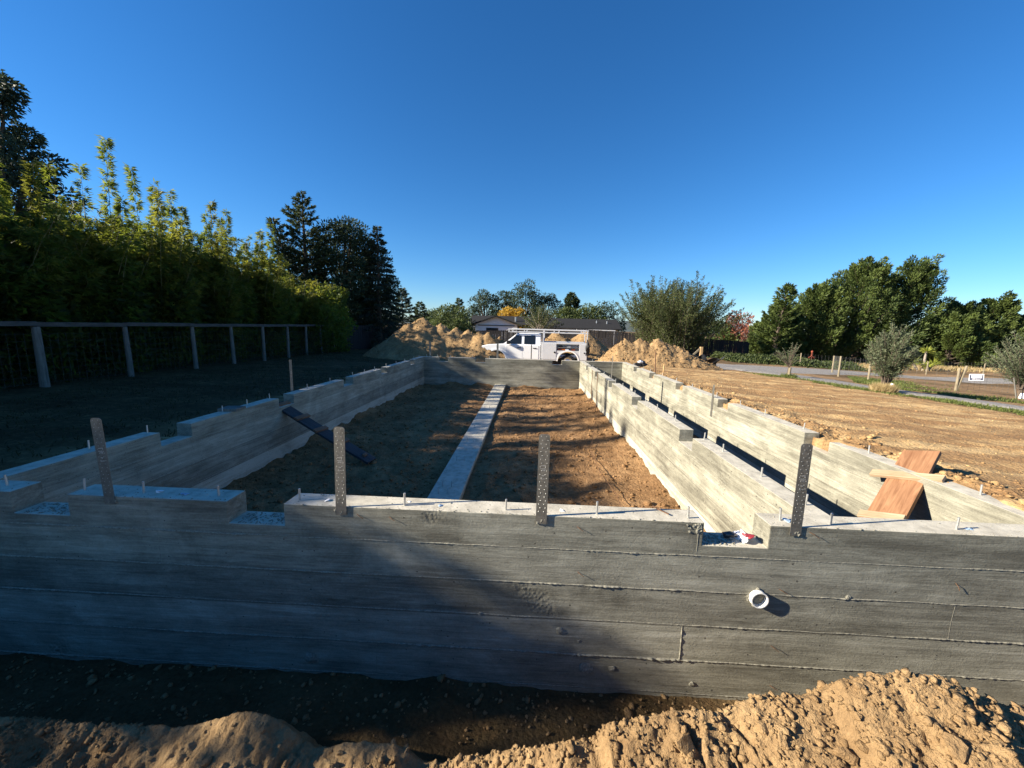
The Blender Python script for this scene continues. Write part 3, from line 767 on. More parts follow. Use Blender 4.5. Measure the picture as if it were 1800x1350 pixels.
o = clod_field('dirt_crumbs', np.stack([x, y, mound_z(x, y) + s * 0.3], -1), s, M['mound'], 4); o.parent = bank; o['kind'] = 'stuff'
# rubble at the foot of the near wall
n = 700
x = r.uniform(-4.0, 3.4, n); y = r.uniform(2.1, 2.57, n)
s = np.clip(r.lognormal(-4.7, 0.5, n), 0.004, 0.03)
z = np.maximum(mound_z(x, y), G(x, y, True))
o = clod_field('trench_rubble', np.stack([x, y, z + s * 0.3], -1), s, M['mound'], 5); tag(o, 'small dirt rubble lying in the dark trench', 'rubble', kind='stuff')
# clods over the pad inside the walls and over the yard on the right
n = 6500
x = r.uniform(-4.2, 2.05, n); y = 2.8 + 12.7 * r.random(n) ** 1.5; ok = ~((x > -1.38) & (x < -0.85)); x, y = x[ok], y[ok]
s = np.clip(r.lognormal(-4.3, 0.5, len(x)), 0.006, 0.05)
o = clod_field('soil_clods', np.stack([x, y, G(x, y) + s * 0.25], -1), s, M['dirt'], 6); o.data.color_attributes.new('zone', 'FLOAT_COLOR', 'POINT').data.foreach_set('color', np.tile(np.array([0, 1, 0, 1], np.float32), len(o.data.vertices)))
tag(o, 'loose brown soil clods on the pad between the walls', 'soil', kind='stuff')
n = 9000
x = 4.02 + 9.0 * r.random(n) ** 2.6; y = r.uniform(1.2, 17, n)
s = np.clip(r.lognormal(-4.35, 0.55, n), 0.006, 0.06) * np.where(x < 5.0, 0.75, 0.5)
o = clod_field('yard_clods', np.stack([x, y, G(x, y) + s * 0.25], -1), s, M['dirt'], 8)
o.data.color_attributes.new('zone', 'FLOAT_COLOR', 'POINT').data.foreach_set('color', np.tile(np.array([0, 0, 0, 1], np.float32), len(o.data.vertices)))
tag(o, 'loose tan clods over the yard right of the foundation', 'soil', kind='stuff')

# ------------------------------------------------------------------ plank ramps
def plank_ramp(name, p_lo, p_hi, width, thick, cleats, mat, cmat, label, cl=0.0, over=0.15, side=None):
    p_lo, p_hi = Vector(p_lo), Vector(p_hi)
    ax = (p_hi - p_lo); L = ax.length; ax.normalize()
    if side is None: side = Vector((0, 0, 1)).cross(ax)
    side = Vector(side); side = (side - ax * side.dot(ax)).normalized()
    up = ax.cross(side)
    if up.z < 0: side = -side; up = -up
    e = empty(name, p_lo); e.rotation_euler = Matrix((ax, side, up)).transposed().to_euler()
    mb = MB(); nseg = 10
    for i in range(nseg + 1):
        x = L * i / nseg; sag = -0.012 * math.sin(math.pi * i / nseg)
        mb.v += [(x, -width / 2, sag), (x, width / 2, sag), (x, width / 2, sag + thick), (x, -width / 2, sag + thick)]
    for i in range(nseg):
        b = i * 4
        for k in range(4): mb.f.append((b + k, b + (k + 1) % 4, b + 4 + (k + 1) % 4, b + 4 + k))
    mb.f.append((0, 1, 2, 3)); mb.f.append(tuple(nseg * 4 + k for k in (3, 2, 1, 0)))
    mb.build('board', mat, e, bevel=0.003)
    for (d, w, ln, rot, dy) in cleats:
        c = MB().obox((0, 0, 0), (1, 0, 0), (0, 1, 0), (0, 0, 1), w / 2, ln / 2, 0.017).build('cleat', cmat, e, bevel=0.003)
        c.location = (d, dy, thick + 0.018 - 0.012 * math.sin(math.pi * d / L)); c.rotation_euler = (0, 0, rot)
    return tag(e, label, 'ramp')
U = Vector((4.14, 4.05, 0.172)); Lo = Vector((3.337, 3.487, -0.322)); dr = (U - Lo).normalized()
plank_ramp('plank_ramp', U - dr * 2.42 - Vector((0, 0, 0.05)), U - Vector((0, 0, 0.05)), 0.285, 0.038,
           [(2.42 - 0.46, 0.09, 0.55, R_(-3), 0.0), (2.42 - 1.09, 0.09, 0.33, R_(2), 0.01), (0.7, 0.09, 0.33, 0, 0)], M['plank'], M['cleat'],
           'orange-brown plank ramp with cleats leaning over the outer right wall', side=(-0.4, 0.9, -0.25))
plank_ramp('plank_ramp', (-2.66, 6.27, -1.055), (-4.47, 6.565, -0.155), 0.255, 0.038,
           [(0.16, 0.05, 0.10, 0.0, 0.0), (0.62, 0.07, 0.32, 0.05, 0.0), (1.08, 0.08, 0.30, -0.04, 0.02), (1.50, 0.08, 0.32, 0.0, 0.0), (1.95, 0.07, 0.34, 0.04, 0.0)], M['plank_dk'], M['cleat_rd'],
           'dark plank ramp with brown cleats in the shaded left wall notch')
o = MB().obox((0, 0, 0), (1, 0.0, 0), (0, 1, 0), (0, 0, 1), 0.13, 0.12, 0.019).build('scrap_board', M['post'], None, bevel=0.003)
o.location = (-4.37, 5.40, 0.0175); o.rotation_euler = (0, 0, 0.12)
tag(o, 'short grey board offcut lying on top of the left wall', 'board')

# wires, stakes and litter
o = MB().tube([(1.05, 2.66, 0.012), (0.99, 2.72, 0.02), (1.0, 2.85, -0.02), (1.08, 3.3, -0.45), (1.18, 4.2, -0.85), (1.30, 5.2, -0.98), (1.22, 6.0, -0.98), (1.25, 7.2, -0.99), (1.55, 8.6, -1.0), (1.85, 10.1, -1.0), (2.03, 10.8, -0.96)], 0.005, 5).build('thin_wire', M['rust'])
tag(o, 'thin rusty wire running over the near wall and along the sunlit soil', 'wire')
def tripod_rod(x, y, zt, label):
    e = empty('steel_rod', (x, y, -1.05))
    MB().tube([(0, 0, 0), (0.005, 0.0, zt + 1.05)], 0.009, 6).build('rod', M['rust'], e)
    for a in (0.4, 2.5, 4.4):
        MB().tube([(0, 0, 0.20), (0.11 * math.cos(a), 0.11 * math.sin(a), 0.03)], 0.008, 5).build('leg', M['rust'], e)
    return tag(e, label, 'rod')
tripod_rod(1.96, 10.85, 0.10, 'rusty steel rod with splayed legs beside the inner right wall')
tripod_rod(1.97, 11.8, 0.05, 'farther rusty steel rod standing against the inner right wall')
def stake(x, y, z, h, lean, mat, label, w=0.018):
    e = MB().tube([(0, 0, -0.15), (lean, 0, h * 0.92), (lean * 1.05, 0.004, h)], [w, w, w * 0.4], 4).build('wooden_stake', mat)
    e.location = (x, y, z); return tag(e, label, 'stake')
stake(4.29, 12.35, -0.08, 0.36, 0.02, M['lumber'], 'pale wooden stake standing behind the outer right wall')
stake(4.30, 13.1, -0.12, 0.75, -0.05, M['cleat_rd'], 'tall reddish wooden stake in front of the right dirt pile')
stake(-3.78, 16.2, -0.55, 0.98, -0.02, M['cleat_rd'], 'brown wooden stake behind the far wall by the left dirt pile')

def crumple(name, x, y, z, s, mat, label, cat, seed, flat=0.5):
    me = lump(seed, s, s * 0.8, s * flat, 3, 0.9, cuts=7); me.materials.append(mat); me.name = name
    o = mobj(name, me, None, (x, y, z + s * flat * 0.5)); o.rotation_euler = (0, 0, seed * 1.7)
    return tag(o, label, cat)
o = crumple('plastic_bag', 1.60, 2.67, ZN, 0.062, M['trash'], 'crumpled white plastic bag with red print in the near wall notch', 'bag', 402, 0.75)
me = lump(409, 0.035, 0.03, 0.022, 2, 0.8, 4); me.materials.append(M['trash_red']); mobj('red_print', me, o, (0.028, 0.02, 0.028))
o = MB().tube([(1.47, 2.70, ZN + 0.02), (1.52, 2.69, ZN + 0.035), (1.56, 2.68, ZN + 0.03)], [0.022, 0.024, 0.012], 10).build('clear_bottle', M['winglass'], None, True)
tag(o, 'small clear bottle lying beside the white bag in the notch', 'bottle')
for i, (x, y, s, m, lab) in enumerate((
        (-1.47, 2.66, 0.026, 'trash', 'white scrap of plastic left of the second strap on the near wall'),
        (-0.86, 2.70, 0.014, 'trash', 'tiny white scrap behind a bolt in the middle of the near wall'),
        (-0.62, 2.66, 0.022, 'scrap_blue', 'blue-grey plastic scrap on the near wall above the strip footing'),
        (0.28, 2.665, 0.020, 'trash', 'white crumpled scrap just right of the third strap'),
        (1.88, 2.665, 0.024, 'scrap_blue', 'blue-grey scrap beside the bolt left of the fourth strap'),
        (3.12, 2.66, 0.024, 'scrap_blue', 'blue-grey scrap beside the rightmost bolt of the near wall'),
        (-2.80, 2.68, 0.030, 'trash', 'pale paper scrap in the shade right of the first strap'),
        (-2.58, 2.66, 0.024, 'scrap_blue', 'blue-grey scrap in the shade on the near wall block'))):
    crumple('plastic_scrap', x, y, 0.0, s, M[m], lab, 'scrap', 420 + i, 0.35)
for i, (x0, x1, lab) in enumerate(((-3.84, -3.46, 'grey mortar debris in the leftmost notch of the near wall'), (-2.15, -1.80, 'grey mortar debris in the second notch of the near wall'), (1.29, 1.52, 'blue-grey debris in the shaded notch by the white bag'))):
    n = 150; x = r.uniform(x0, x1, n); y = r.uniform(YF0 + 0.01, YF1 - 0.02, n); s = r.uniform(0.002, 0.009, n)
    tag(clod_field('mortar_debris', np.stack([x, y, ZN + s * 0.4], -1), s, M['bead'], 30 + i, 0.5), lab, 'debris', kind='stuff')

# ------------------------------------------------------------------ foliage tools
def unit(v):
    return v / np.maximum(1e-9, np.linalg.norm(v, axis=-1, keepdims=True))

def leaves(P, D, L, W, r, bend=0.25):
    """diamond leaf cards; P base points, D directions, L lengths, W widths"""
    n = len(P); D = unit(D)
    S = unit(np.cross(D, r.normal(size=(n, 3)))); N = np.cross(S, D)
    L = np.broadcast_to(L, n)[:, None]; W = np.broadcast_to(W, n)[:, None]
    b = r.uniform(-bend, bend, (n, 1)) * L
    V = np.stack([P, P + D * L * 0.45 + S * W * 0.5 + N * b * 0.5, P + D * L - N * b * 0.5, P + D * L * 0.45 - S * W * 0.5 + N * b * 0.5], 1)
    return V
def leaf_mesh(name, Vs, mat, r, tint=None):
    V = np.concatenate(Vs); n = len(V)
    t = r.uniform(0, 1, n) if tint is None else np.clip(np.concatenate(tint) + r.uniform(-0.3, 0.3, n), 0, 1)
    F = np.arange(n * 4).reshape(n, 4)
    return raw_mesh(name, V.reshape(-1, 3), F, mat, False, np.repeat(t, 4))

def bamboo(seed, h, spread, nculm, per, leaders=(), leafy=0.22, mat='bamboo', size=1.0, rx=1.0, ry=1.0, core=7500):
    r = np.random.default_rng(seed); cm = MB(); LV = []; TT = []
    specs = []
    for i in range(nculm):
        a = r.uniform(0, 6.28); rb = r.uniform(0, 0.55) ** 0.7
        hh = h * r.uniform(0.60, 1.06); sp = spread * r.uniform(0.2, 1.0)
        specs.append((rb * math.cos(a) * rx, rb * math.sin(a) * ry, a, hh, sp, per, 1.0))
    for (dx, dy, lh) in leaders:
        specs.append((dx * 0.6, dy * 0.6, math.atan2(dy, dx), lh, 0.25, int(per * 3.0), 0.5))
    for (bx, by, a, hh, sp, cnt, fat) in specs:
        t = np.linspace(0, 1, 7)
        ox = sp * t ** 2.2 * math.cos(a) * rx; oy = sp * t ** 2.2 * math.sin(a) * ry
        px = bx + ox; py = by + oy; pz = hh * (t - 0.10 * t ** 3 * (sp / max(spread, .1)))
        cm.tube(list(zip(px, py, pz)), list(0.016 * (1 - 0.8 * t)), 4, False)
        tt = leafy + (1 - leafy) * r.uniform(0, 1, cnt) ** 0.75
        c = np.stack([np.interp(tt, t, px), np.interp(tt, t, py), np.interp(tt, t, pz)], -1)
        # side twigs carry tufts of leaves
        ntw = max(8, cnt // 14); twt = leafy + (1 - leafy) * r.uniform(0, 1, ntw) ** 0.75; twa = r.uniform(0, 6.28, ntw)
        k = r.integers(0, ntw, cnt); tt = np.clip(twt[k] + r.normal(0, 0.006, cnt), 0, 1)
        c = np.stack([np.interp(tt, t, px), np.interp(tt, t, py), np.interp(tt, t, pz)], -1)
        rad = (0.50 * (1 - tt) ** (0.55 if fat == 1 else 0.85) + 0.05) * fat * r.uniform(0.25, 1, cnt)
        ang = twa[k] + r.normal(0, 0.25, cnt)
        c[:, 0] += np.cos(ang) * rad; c[:, 1] += np.sin(ang) * rad; c[:, 2] += 0.25 * rad + r.normal(0, 0.02, cnt)
        D = np.stack([np.cos(ang), np.sin(ang), r.uniform(-0.75, 0.35, cnt)], -1) + r.normal(0, 0.35, (cnt, 3))
        LV.append(leaves(c, D, r.uniform(0.13, 0.24, cnt) * size, r.uniform(0.022, 0.036, cnt) * size, r)); TT.append(r.uniform(0.1, 0.9) + 0 * tt)
    # dense inner foliage, coloured dark for the shade inside the hedge
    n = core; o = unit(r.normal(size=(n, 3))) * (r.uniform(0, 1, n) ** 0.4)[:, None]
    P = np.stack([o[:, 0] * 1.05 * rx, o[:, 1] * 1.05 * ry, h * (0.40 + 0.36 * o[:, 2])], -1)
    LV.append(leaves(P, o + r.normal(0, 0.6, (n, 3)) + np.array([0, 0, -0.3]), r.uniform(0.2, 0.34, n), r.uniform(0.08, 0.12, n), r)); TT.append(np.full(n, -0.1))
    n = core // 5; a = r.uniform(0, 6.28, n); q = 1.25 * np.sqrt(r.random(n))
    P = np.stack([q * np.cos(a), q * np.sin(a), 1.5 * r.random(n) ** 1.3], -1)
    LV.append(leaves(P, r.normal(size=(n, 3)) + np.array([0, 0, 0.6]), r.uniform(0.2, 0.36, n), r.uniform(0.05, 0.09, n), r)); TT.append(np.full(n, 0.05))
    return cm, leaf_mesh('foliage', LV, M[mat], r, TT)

def place_plant(name, parts, loc, label, cat, group=None, scale=1.0, rotz=0.0):
    e = empty(name, loc, rotz); e.scale = (scale, scale, scale) if not hasattr(scale, '__len__') else scale
    for pn, me in parts: mobj(pn, me, e)
    return tag(e, label, cat, group)

# ------------------------------------------------------------------ bamboo hedge on the left
GL = lambda x, y: float(Gbase(np.array(x), np.array(y)))
hedge = [  # y, top z, leaders (dx, dy, height), material, label
    (9.3, 4.25, [], 'bamboo', None), (10.35, 5.05, [(0.1, 0.2, 5.6)], 'bamboo_y', 'sunlit yellow-green bamboo clump nearest the left edge'),
    (11.7, 4.75, [], 'bamboo', None), (12.5, 4.6, [(0.2, 0.0, 7.0), (0.3, 0.25, 5.3)], 'bamboo', 'bamboo clump with one very tall leafy shoot standing over the hedge'),
    (13.6, 4.9, [(0.1, 0.3, 6.0)], 'bamboo_y', 'bamboo clump with two upright shoots right of the tallest shoot'), (14.6, 4.9, [(0.0, 0.3, 6.3)], 'bamboo', None),
    (15.9, 5.2, [(0.2, 0.2, 6.2)], 'bamboo_y', None), (17.3, 5.1, [(0.2, 0.0, 6.3), (-0.2, 0.3, 5.9)], 'bamboo', None), (18.9, 4.9, [(0.1, 0.1, 5.8)], 'bamboo_y', None),
    (20.6, 4.4, [(0.0, 0.0, 6.4)], 'bamboo', None), (22.4, 4.2, [], 'bamboo_y', 'bright yellow-green bamboo clump in front of the tall conifers'), (24.2, 4.1, [], 'bamboo_y', None), (26.2, 4.2, [], 'bamboo', None)]
sharebank = []
BWHERE = ['at the left picture edge above the end of the fence rail', '', 'seen between the first and second fence posts', '', '', 'seen behind the third fence post from the left',
          'seen between the third and fourth fence posts', 'seen behind the fourth fence post from the left', 'seen behind the fifth fence post from the left',
          'seen between the fifth and sixth fence posts', '', 'seen behind the seventh fence post from the left', 'at the far right end of the hedge beside the dark board fence']
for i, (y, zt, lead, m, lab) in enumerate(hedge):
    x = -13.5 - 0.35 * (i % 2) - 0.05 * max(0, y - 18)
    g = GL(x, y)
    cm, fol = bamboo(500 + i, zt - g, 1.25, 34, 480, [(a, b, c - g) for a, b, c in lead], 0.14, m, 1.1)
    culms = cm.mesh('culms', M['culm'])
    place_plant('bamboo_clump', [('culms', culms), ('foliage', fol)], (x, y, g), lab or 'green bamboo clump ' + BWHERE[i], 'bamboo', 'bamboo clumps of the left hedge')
for i in range(3):
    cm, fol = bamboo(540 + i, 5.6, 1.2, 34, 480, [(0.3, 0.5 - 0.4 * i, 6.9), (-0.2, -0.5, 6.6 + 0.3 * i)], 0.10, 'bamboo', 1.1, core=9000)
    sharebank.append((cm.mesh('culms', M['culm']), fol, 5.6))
k = 0
for (x, y, zt) in [(-13.6, 7.6, 4.7), (-13.5, 6.0, 5.3), (-13.7, 4.4, 5.2), (-13.5, 2.8, 4.6), (-13.6, 1.2, 4.5), (-13.6, -0.4, 4.1), (-13.7, -2.0, 3.8),
                   (-15.4, 8.6, 5.0), (-15.4, 6.4, 5.5), (-15.5, 4.0, 5.4), (-15.4, 1.8, 5.0), (-15.5, -0.6, 4.9), (-15.4, 11.0, 4.9), (-15.5, 13.2, 5.1), (-15.5, 15.6, 5.4), (-15.6, 18.0, 5.2), (-15.7, 20.5, 4.4), (-15.9, 23.4, 4.2),
                   (-17.6, 9.6, 6.6), (-17.6, 7.9, 6.9), (-17.6, 6.2, 7.0), (-17.6, 4.6, 7.0)]:  # rearmost row is added out of view to block sun through the hedge
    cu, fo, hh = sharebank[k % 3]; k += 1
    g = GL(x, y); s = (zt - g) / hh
    place_plant('bamboo_clump', [('culms', cu), ('foliage', fo)], (x, y, g), 'bamboo clump of the hidden rows, the rearmost added to block the sun', 'bamboo', 'bamboo clumps of the left hedge', (1.05, 1.05, s), k * 1.3)

def shade_hedge(x0, x1, y0, y1, top, seed, label):  # invented out-of-view leaf block, sized to cast the near wall's diagonal shadow
    r = np.random.default_rng(seed); g = GL((x0 + x1) / 2, (y0 + y1) / 2); n = 40000; st = MB()
    P = np.stack([r.uniform(x0, x1, n), r.uniform(y0, y1, n), g + 0.1 + (top - g - 0.2) * r.random(n)], -1)
    V = leaves(P, r.normal(size=(n, 3)), r.uniform(0.16, 0.28, n), r.uniform(0.09, 0.15, n), r)
    for i in range(6):
        y = y0 + (y1 - y0) * (i + 0.5) / 6; st.tube([((x0 + x1) / 2, y, g - 0.1), ((x0 + x1) / 2, y + 0.1, top - 0.6)], [0.07, 0.02], 6)
    e = empty('shade_hedge', ((x0 + x1) / 2, (y0 + y1) / 2, g)); 
    for nm, me in (('stems', st.mesh('stems', M['bark'])), ('foliage', leaf_mesh('foliage', [V], M['cypress'], r))):
        o = mobj(nm, me, e); o.location = -Vector(e.location)
    return tag(e, label, 'hedge')
shade_hedge(-18.9, -17.1, -1.27, 3.6, 7.5, 801, 'tall unseen leafy block left of the picture, added to shade the near wall')
shade_hedge(-18.9, -17.1, -4.6, -1.36, 5.75, 802, 'lower end of the unseen leafy block added for shade left of the picture')

# ------------------------------------------------------------------ trees
def conifer(seed, h, rad, mat='spruce', base=0.08, droop=0.15, card=0.16, dens=1.0, ragged=0.25, power=0.8, up=0.0, lean=(0, 0), bark='bark'):
    r = np.random.default_rng(seed); tb = MB(); LV = []; TT = []
    tz = np.linspace(0, 1, 8)
    tb.tube([(lean[0] * t ** 1.5, lean[1] * t ** 1.5, h * t) for t in tz], [0.024 * h * (1 - 0.93 * t) + 0.01 for t in tz], 7)
    nb = int(58 * dens * (h / 9) ** 0.6) + 10
    for i in range(nb):
        t = base + (1 - base) * (i / nb) ** 0.92 + r.normal(0, 0.006); t = min(0.995, max(base, t))
        a = i * 2.399 + r.normal(0, 0.3); L = rad * (1 - t) ** power * r.uniform(1 - ragged, 1 + ragged * 0.7) + 0.10
        z0 = h * t; bx, by = lean[0] * t ** 1.5, lean[1] * t ** 1.5
        s = np.linspace(0, 1, 5); el = up - droop * 0.5 + 0.5 * t
        px = bx + math.cos(a) * L * s; py = by + math.sin(a) * L * s; pz = z0 + L * (math.tan(el) * s - droop * s ** 2 + 0.10 * s ** 4)
        tb.tube(list(zip(px, py, pz)), list((0.012 + 0.012 * L) * (1 - 0.85 * s)), 4, False)
        n = int(70 * dens * (0.25 + L)); u = r.uniform(0.12, 1, n) ** 0.8
        side = r.choice([-1, 1], n) * r.uniform(0, 1, n); wd = 0.34 * L * (1.05 - u) ** 0.7 + 0.06
        c = np.stack([np.interp(u, s, px), np.interp(u, s, py), np.interp(u, s, pz)], -1)
        ta = np.array([math.cos(a), math.sin(a), 0]); sd = np.array([-math.sin(a), math.cos(a), 0])
        c = c + sd * (side * wd)[:, None] + np.array([0, 0, 1]) * (r.normal(0, 0.035, n) - 0.12 * np.abs(side) * wd)[:, None]
        D = ta * 0.9 + sd * (np.sign(side) * 0.75)[:, None] + r.normal(0, 0.35, (n, 3)) + np.array([0, 0, 0.15 + up])
        LV.append(leaves(c, D, card * r.uniform(0.7, 1.4, n), card * 0.30 * r.uniform(0.7, 1.3, n), r)); TT.append(r.uniform(0.1, 0.9) + 0 * u)
    return [('trunk', tb.mesh('trunk', M[bark])), ('crown', leaf_mesh('crown', LV, M[mat], r, TT))]

def cypress(seed, h, w, mat='cypress', card=0.42, n_pl=60, dens=130, skew=0.0, bark='bark', lo=0.02):
    """dense dark cypress: plumes of sprays set over an uneven dome, pointing up and outwards"""
    r = np.random.default_rng(seed); tb = MB(); LV = []; TT = []
    tb.tube([(0, 0, -0.2), (0.1, 0, h * 0.3), (skew * 0.5, 0.1, h * 0.65), (skew, 0, h * 0.92)], [0.04 * h, 0.03 * h, 0.018 * h, 0.01], 8)
    for i in range(n_pl):
        t = (i + 0.5) / n_pl; z = h * (lo + (0.90 - lo) * t)
        a = i * 2.399 + r.normal(0, 0.35)
        env = w * (1 - max(0, (t - 0.12)) / 0.90) ** 0.62 * (0.72 + 0.28 * min(1, t / 0.12)) * r.uniform(0.72, 1.12)
        cx, cy = math.cos(a) * env * 0.72 + skew * t, math.sin(a) * env * 0.72
        L = (0.22 + 0.05 * r.normal()) * h * (0.55 + 0.6 * (1 - t)); L = max(0.10 * h, L)
        d = unit(np.array([math.cos(a) * 0.9 + 0.25 * skew, math.sin(a) * 0.9, 0.75 + 0.9 * t]) + r.normal(0, 0.14, 3))
        base = np.array([cx, cy, z]); 
        tb.tube([(skew * t, 0, max(0, z - 0.12 * h)), tuple(base), tuple(base + d * L * 0.8)], [0.010 * h * (1.1 - t), 0.006 * h * (1.1 - t), 0.01], 4, False)
        n = int(dens * r.uniform(0.8, 1.2)); u = r.uniform(-0.35, 1, n); wd = L * 0.34 * (1 - np.clip(u, 0, 1)) ** 0.6 + 0.06 * L
        off = unit(r.normal(size=(n, 3))) * (wd * r.uniform(0.3, 1, n) ** 0.6)[:, None]
        c = base + d * (u * L)[:, None] + off
        c[:, 2] = np.maximum(c[:, 2], 0.15)
        D = d * 1.1 + unit(off) * 0.75 + r.normal(0, 0.3, (n, 3))
        LV.append(leaves(c, D, card * r.uniform(0.6, 1.3, n), card * 0.36 * r.uniform(0.7, 1.3, n), r)); TT.append(r.uniform(0.1, 0.85) + 0 * u)
    return [('trunk', tb.mesh('trunk', M[bark])), ('crown', leaf_mesh('crown', LV, M[mat], r, TT))]

def broad(seed, h, w, mat='oak', card=0.30, limbs=9, clumps=34, per=110, trunk_h=0.25, bark='bark', top=1.0, clump_r=0.2, flat=0.8, tall=False, hang=0.0):
    r = np.random.default_rng(seed); tb = MB(); LV = []; TT = []
    tb.tube([(0, 0, -0.2), (0.02 * h, 0, h * trunk_h * 0.6), (0.0, 0.02 * h, h * trunk_h)], [0.035 * h, 0.026 * h, 0.022 * h], 8)
    C = []
    for i in range(clumps):
        t = (i + 0.5) / clumps; a = i * 2.399 + r.normal(0, 0.3)
        zz = trunk_h * 0.8 + (1 - trunk_h * 0.8 - clump_r * 0.35) * t
        prof = math.sin(math.pi * min(1, max(0.0, 0.16 + 0.80 * t))) ** 0.6 if not tall else 0.75 + 0.35 * math.sin(7 * t + seed)
        rr = w * prof * r.uniform(0.35, 1.0) ** 0.5
        C.append((math.cos(a) * rr, math.sin(a) * rr, h * zz + r.normal(0, 0.02 * h)))
    for i, c in enumerate(C):
        if i % max(1, clumps // limbs) == 0 or r.random() < 0.35:
            m = (c[0] * 0.45, c[1] * 0.45, h * trunk_h + (c[2] - h * trunk_h) * 0.6)
            tb.tube([(0, 0, h * trunk_h * 0.85), m, c], [0.014 * h, 0.009 * h, 0.004 * h], 5, False)
        cr = clump_r * h * r.uniform(0.7, 1.25) * (w / h * 1.6) ** 0.35
        n = int(per * r.uniform(0.7, 1.3)); o = unit(r.normal(size=(n, 3))) * (r.uniform(0.25, 1, n) ** 0.5)[:, None] * cr; o[:, 2] *= flat
        P = np.array(c) + o; D = unit(o) + r.normal(0, 0.5, (n, 3)) + np.array([0, 0, 0.25 - hang])
        LV.append(leaves(P, D, card * r.uniform(0.6, 1.3, n), card * 0.42 * r.uniform(0.7, 1.3, n), r)); TT.append(r.uniform(0.1, 0.85) + 0.25 * o[:, 2] / cr)
    return [('trunk', tb.mesh('trunk', M[bark])), ('crown', leaf_mesh('crown', LV, M[mat], r, TT))]

def tree(name, parts, x, y, label, rotz=0.0, scale=1.0, cat='tree', group=None):
    return place_plant(name, parts, (x, y, GL(x, y) - 0.05), label, cat, group, scale, rotz)

# left, behind the hedge
tree('eucalyptus_tree', broad(601, 16.4, 2.9, 'euc', 0.30, 12, 72, 380, 0.22, top=1, clump_r=0.10, flat=0.75, tall=True, hang=0.5), -33.6, 24, 'very tall dark eucalyptus cut off by the left edge above the bamboo')
tree('eucalyptus_tree', broad(602, 8.6, 3.0, 'euc', 0.30, 8, 30, 180, 0.25, clump_r=0.14), -33.0, 31, 'dark round treetop showing just behind the left bamboo')
tree('conifer_tree', conifer(603, 11.6, 3.4, 'needle', 0.10, 0.10, 0.26, 1.2, 0.45, 0.75, 0.12), -17.4, 30, 'tallest ragged conifer behind the bamboo hedge')
tree('conifer_tree', conifer(604, 9.6, 2.4, 'needle', 0.12, 0.05, 0.25, 1.0, 0.5, 0.8, 0.25, lean=(-2.2, 0.4)), -17.2, 29, 'dark conifer leaning left of the tallest ragged conifer')
tree('oak_tree', broad(605, 10.4, 2.9, 'needle', 0.24, 9, 46, 420, 0.22, clump_r=0.14), -15.4, 32, 'dark leafy tree between the ragged conifer and the spruce')
tree('oak_tree', broad(606, 8.8, 2.3, 'needle', 0.22, 8, 40, 380, 0.22, clump_r=0.14), -14.0, 33.5, 'lower dark leafy tree tucked against the spruce')
tree('spruce_tree', conifer(607, 9.9, 2.7, 'spruce', 0.05, 0.30, 0.22, 1.45, 0.22, 0.85, 0.0), -12.5, 32, 'pointed spruce with drooping layered branches left of the dirt pile')
tree('conifer_tree', conifer(608, 5.9, 2.4, 'spruce', 0.03, 0.15, 0.25, 1.2, 0.3, 0.8), -13.2, 40, 'smaller blue-green conifer just right of the spruce')
tree('conifer_tree', conifer(609, 5.3, 2.1, 'needle', 0.03, 0.1, 0.27, 1.1, 0.25, 0.8), -14.2, 50, 'small pointed conifer rising behind the left dirt pile')
tree('leafy_shrub', broad(610, 3.9, 2.5, 'bamboo', 0.22, 6, 30, 200, 0.05, clump_r=0.2), -13.9, 24.4, 'dark rounded shrub against the hedge near the end of the left fence', cat='shrub')

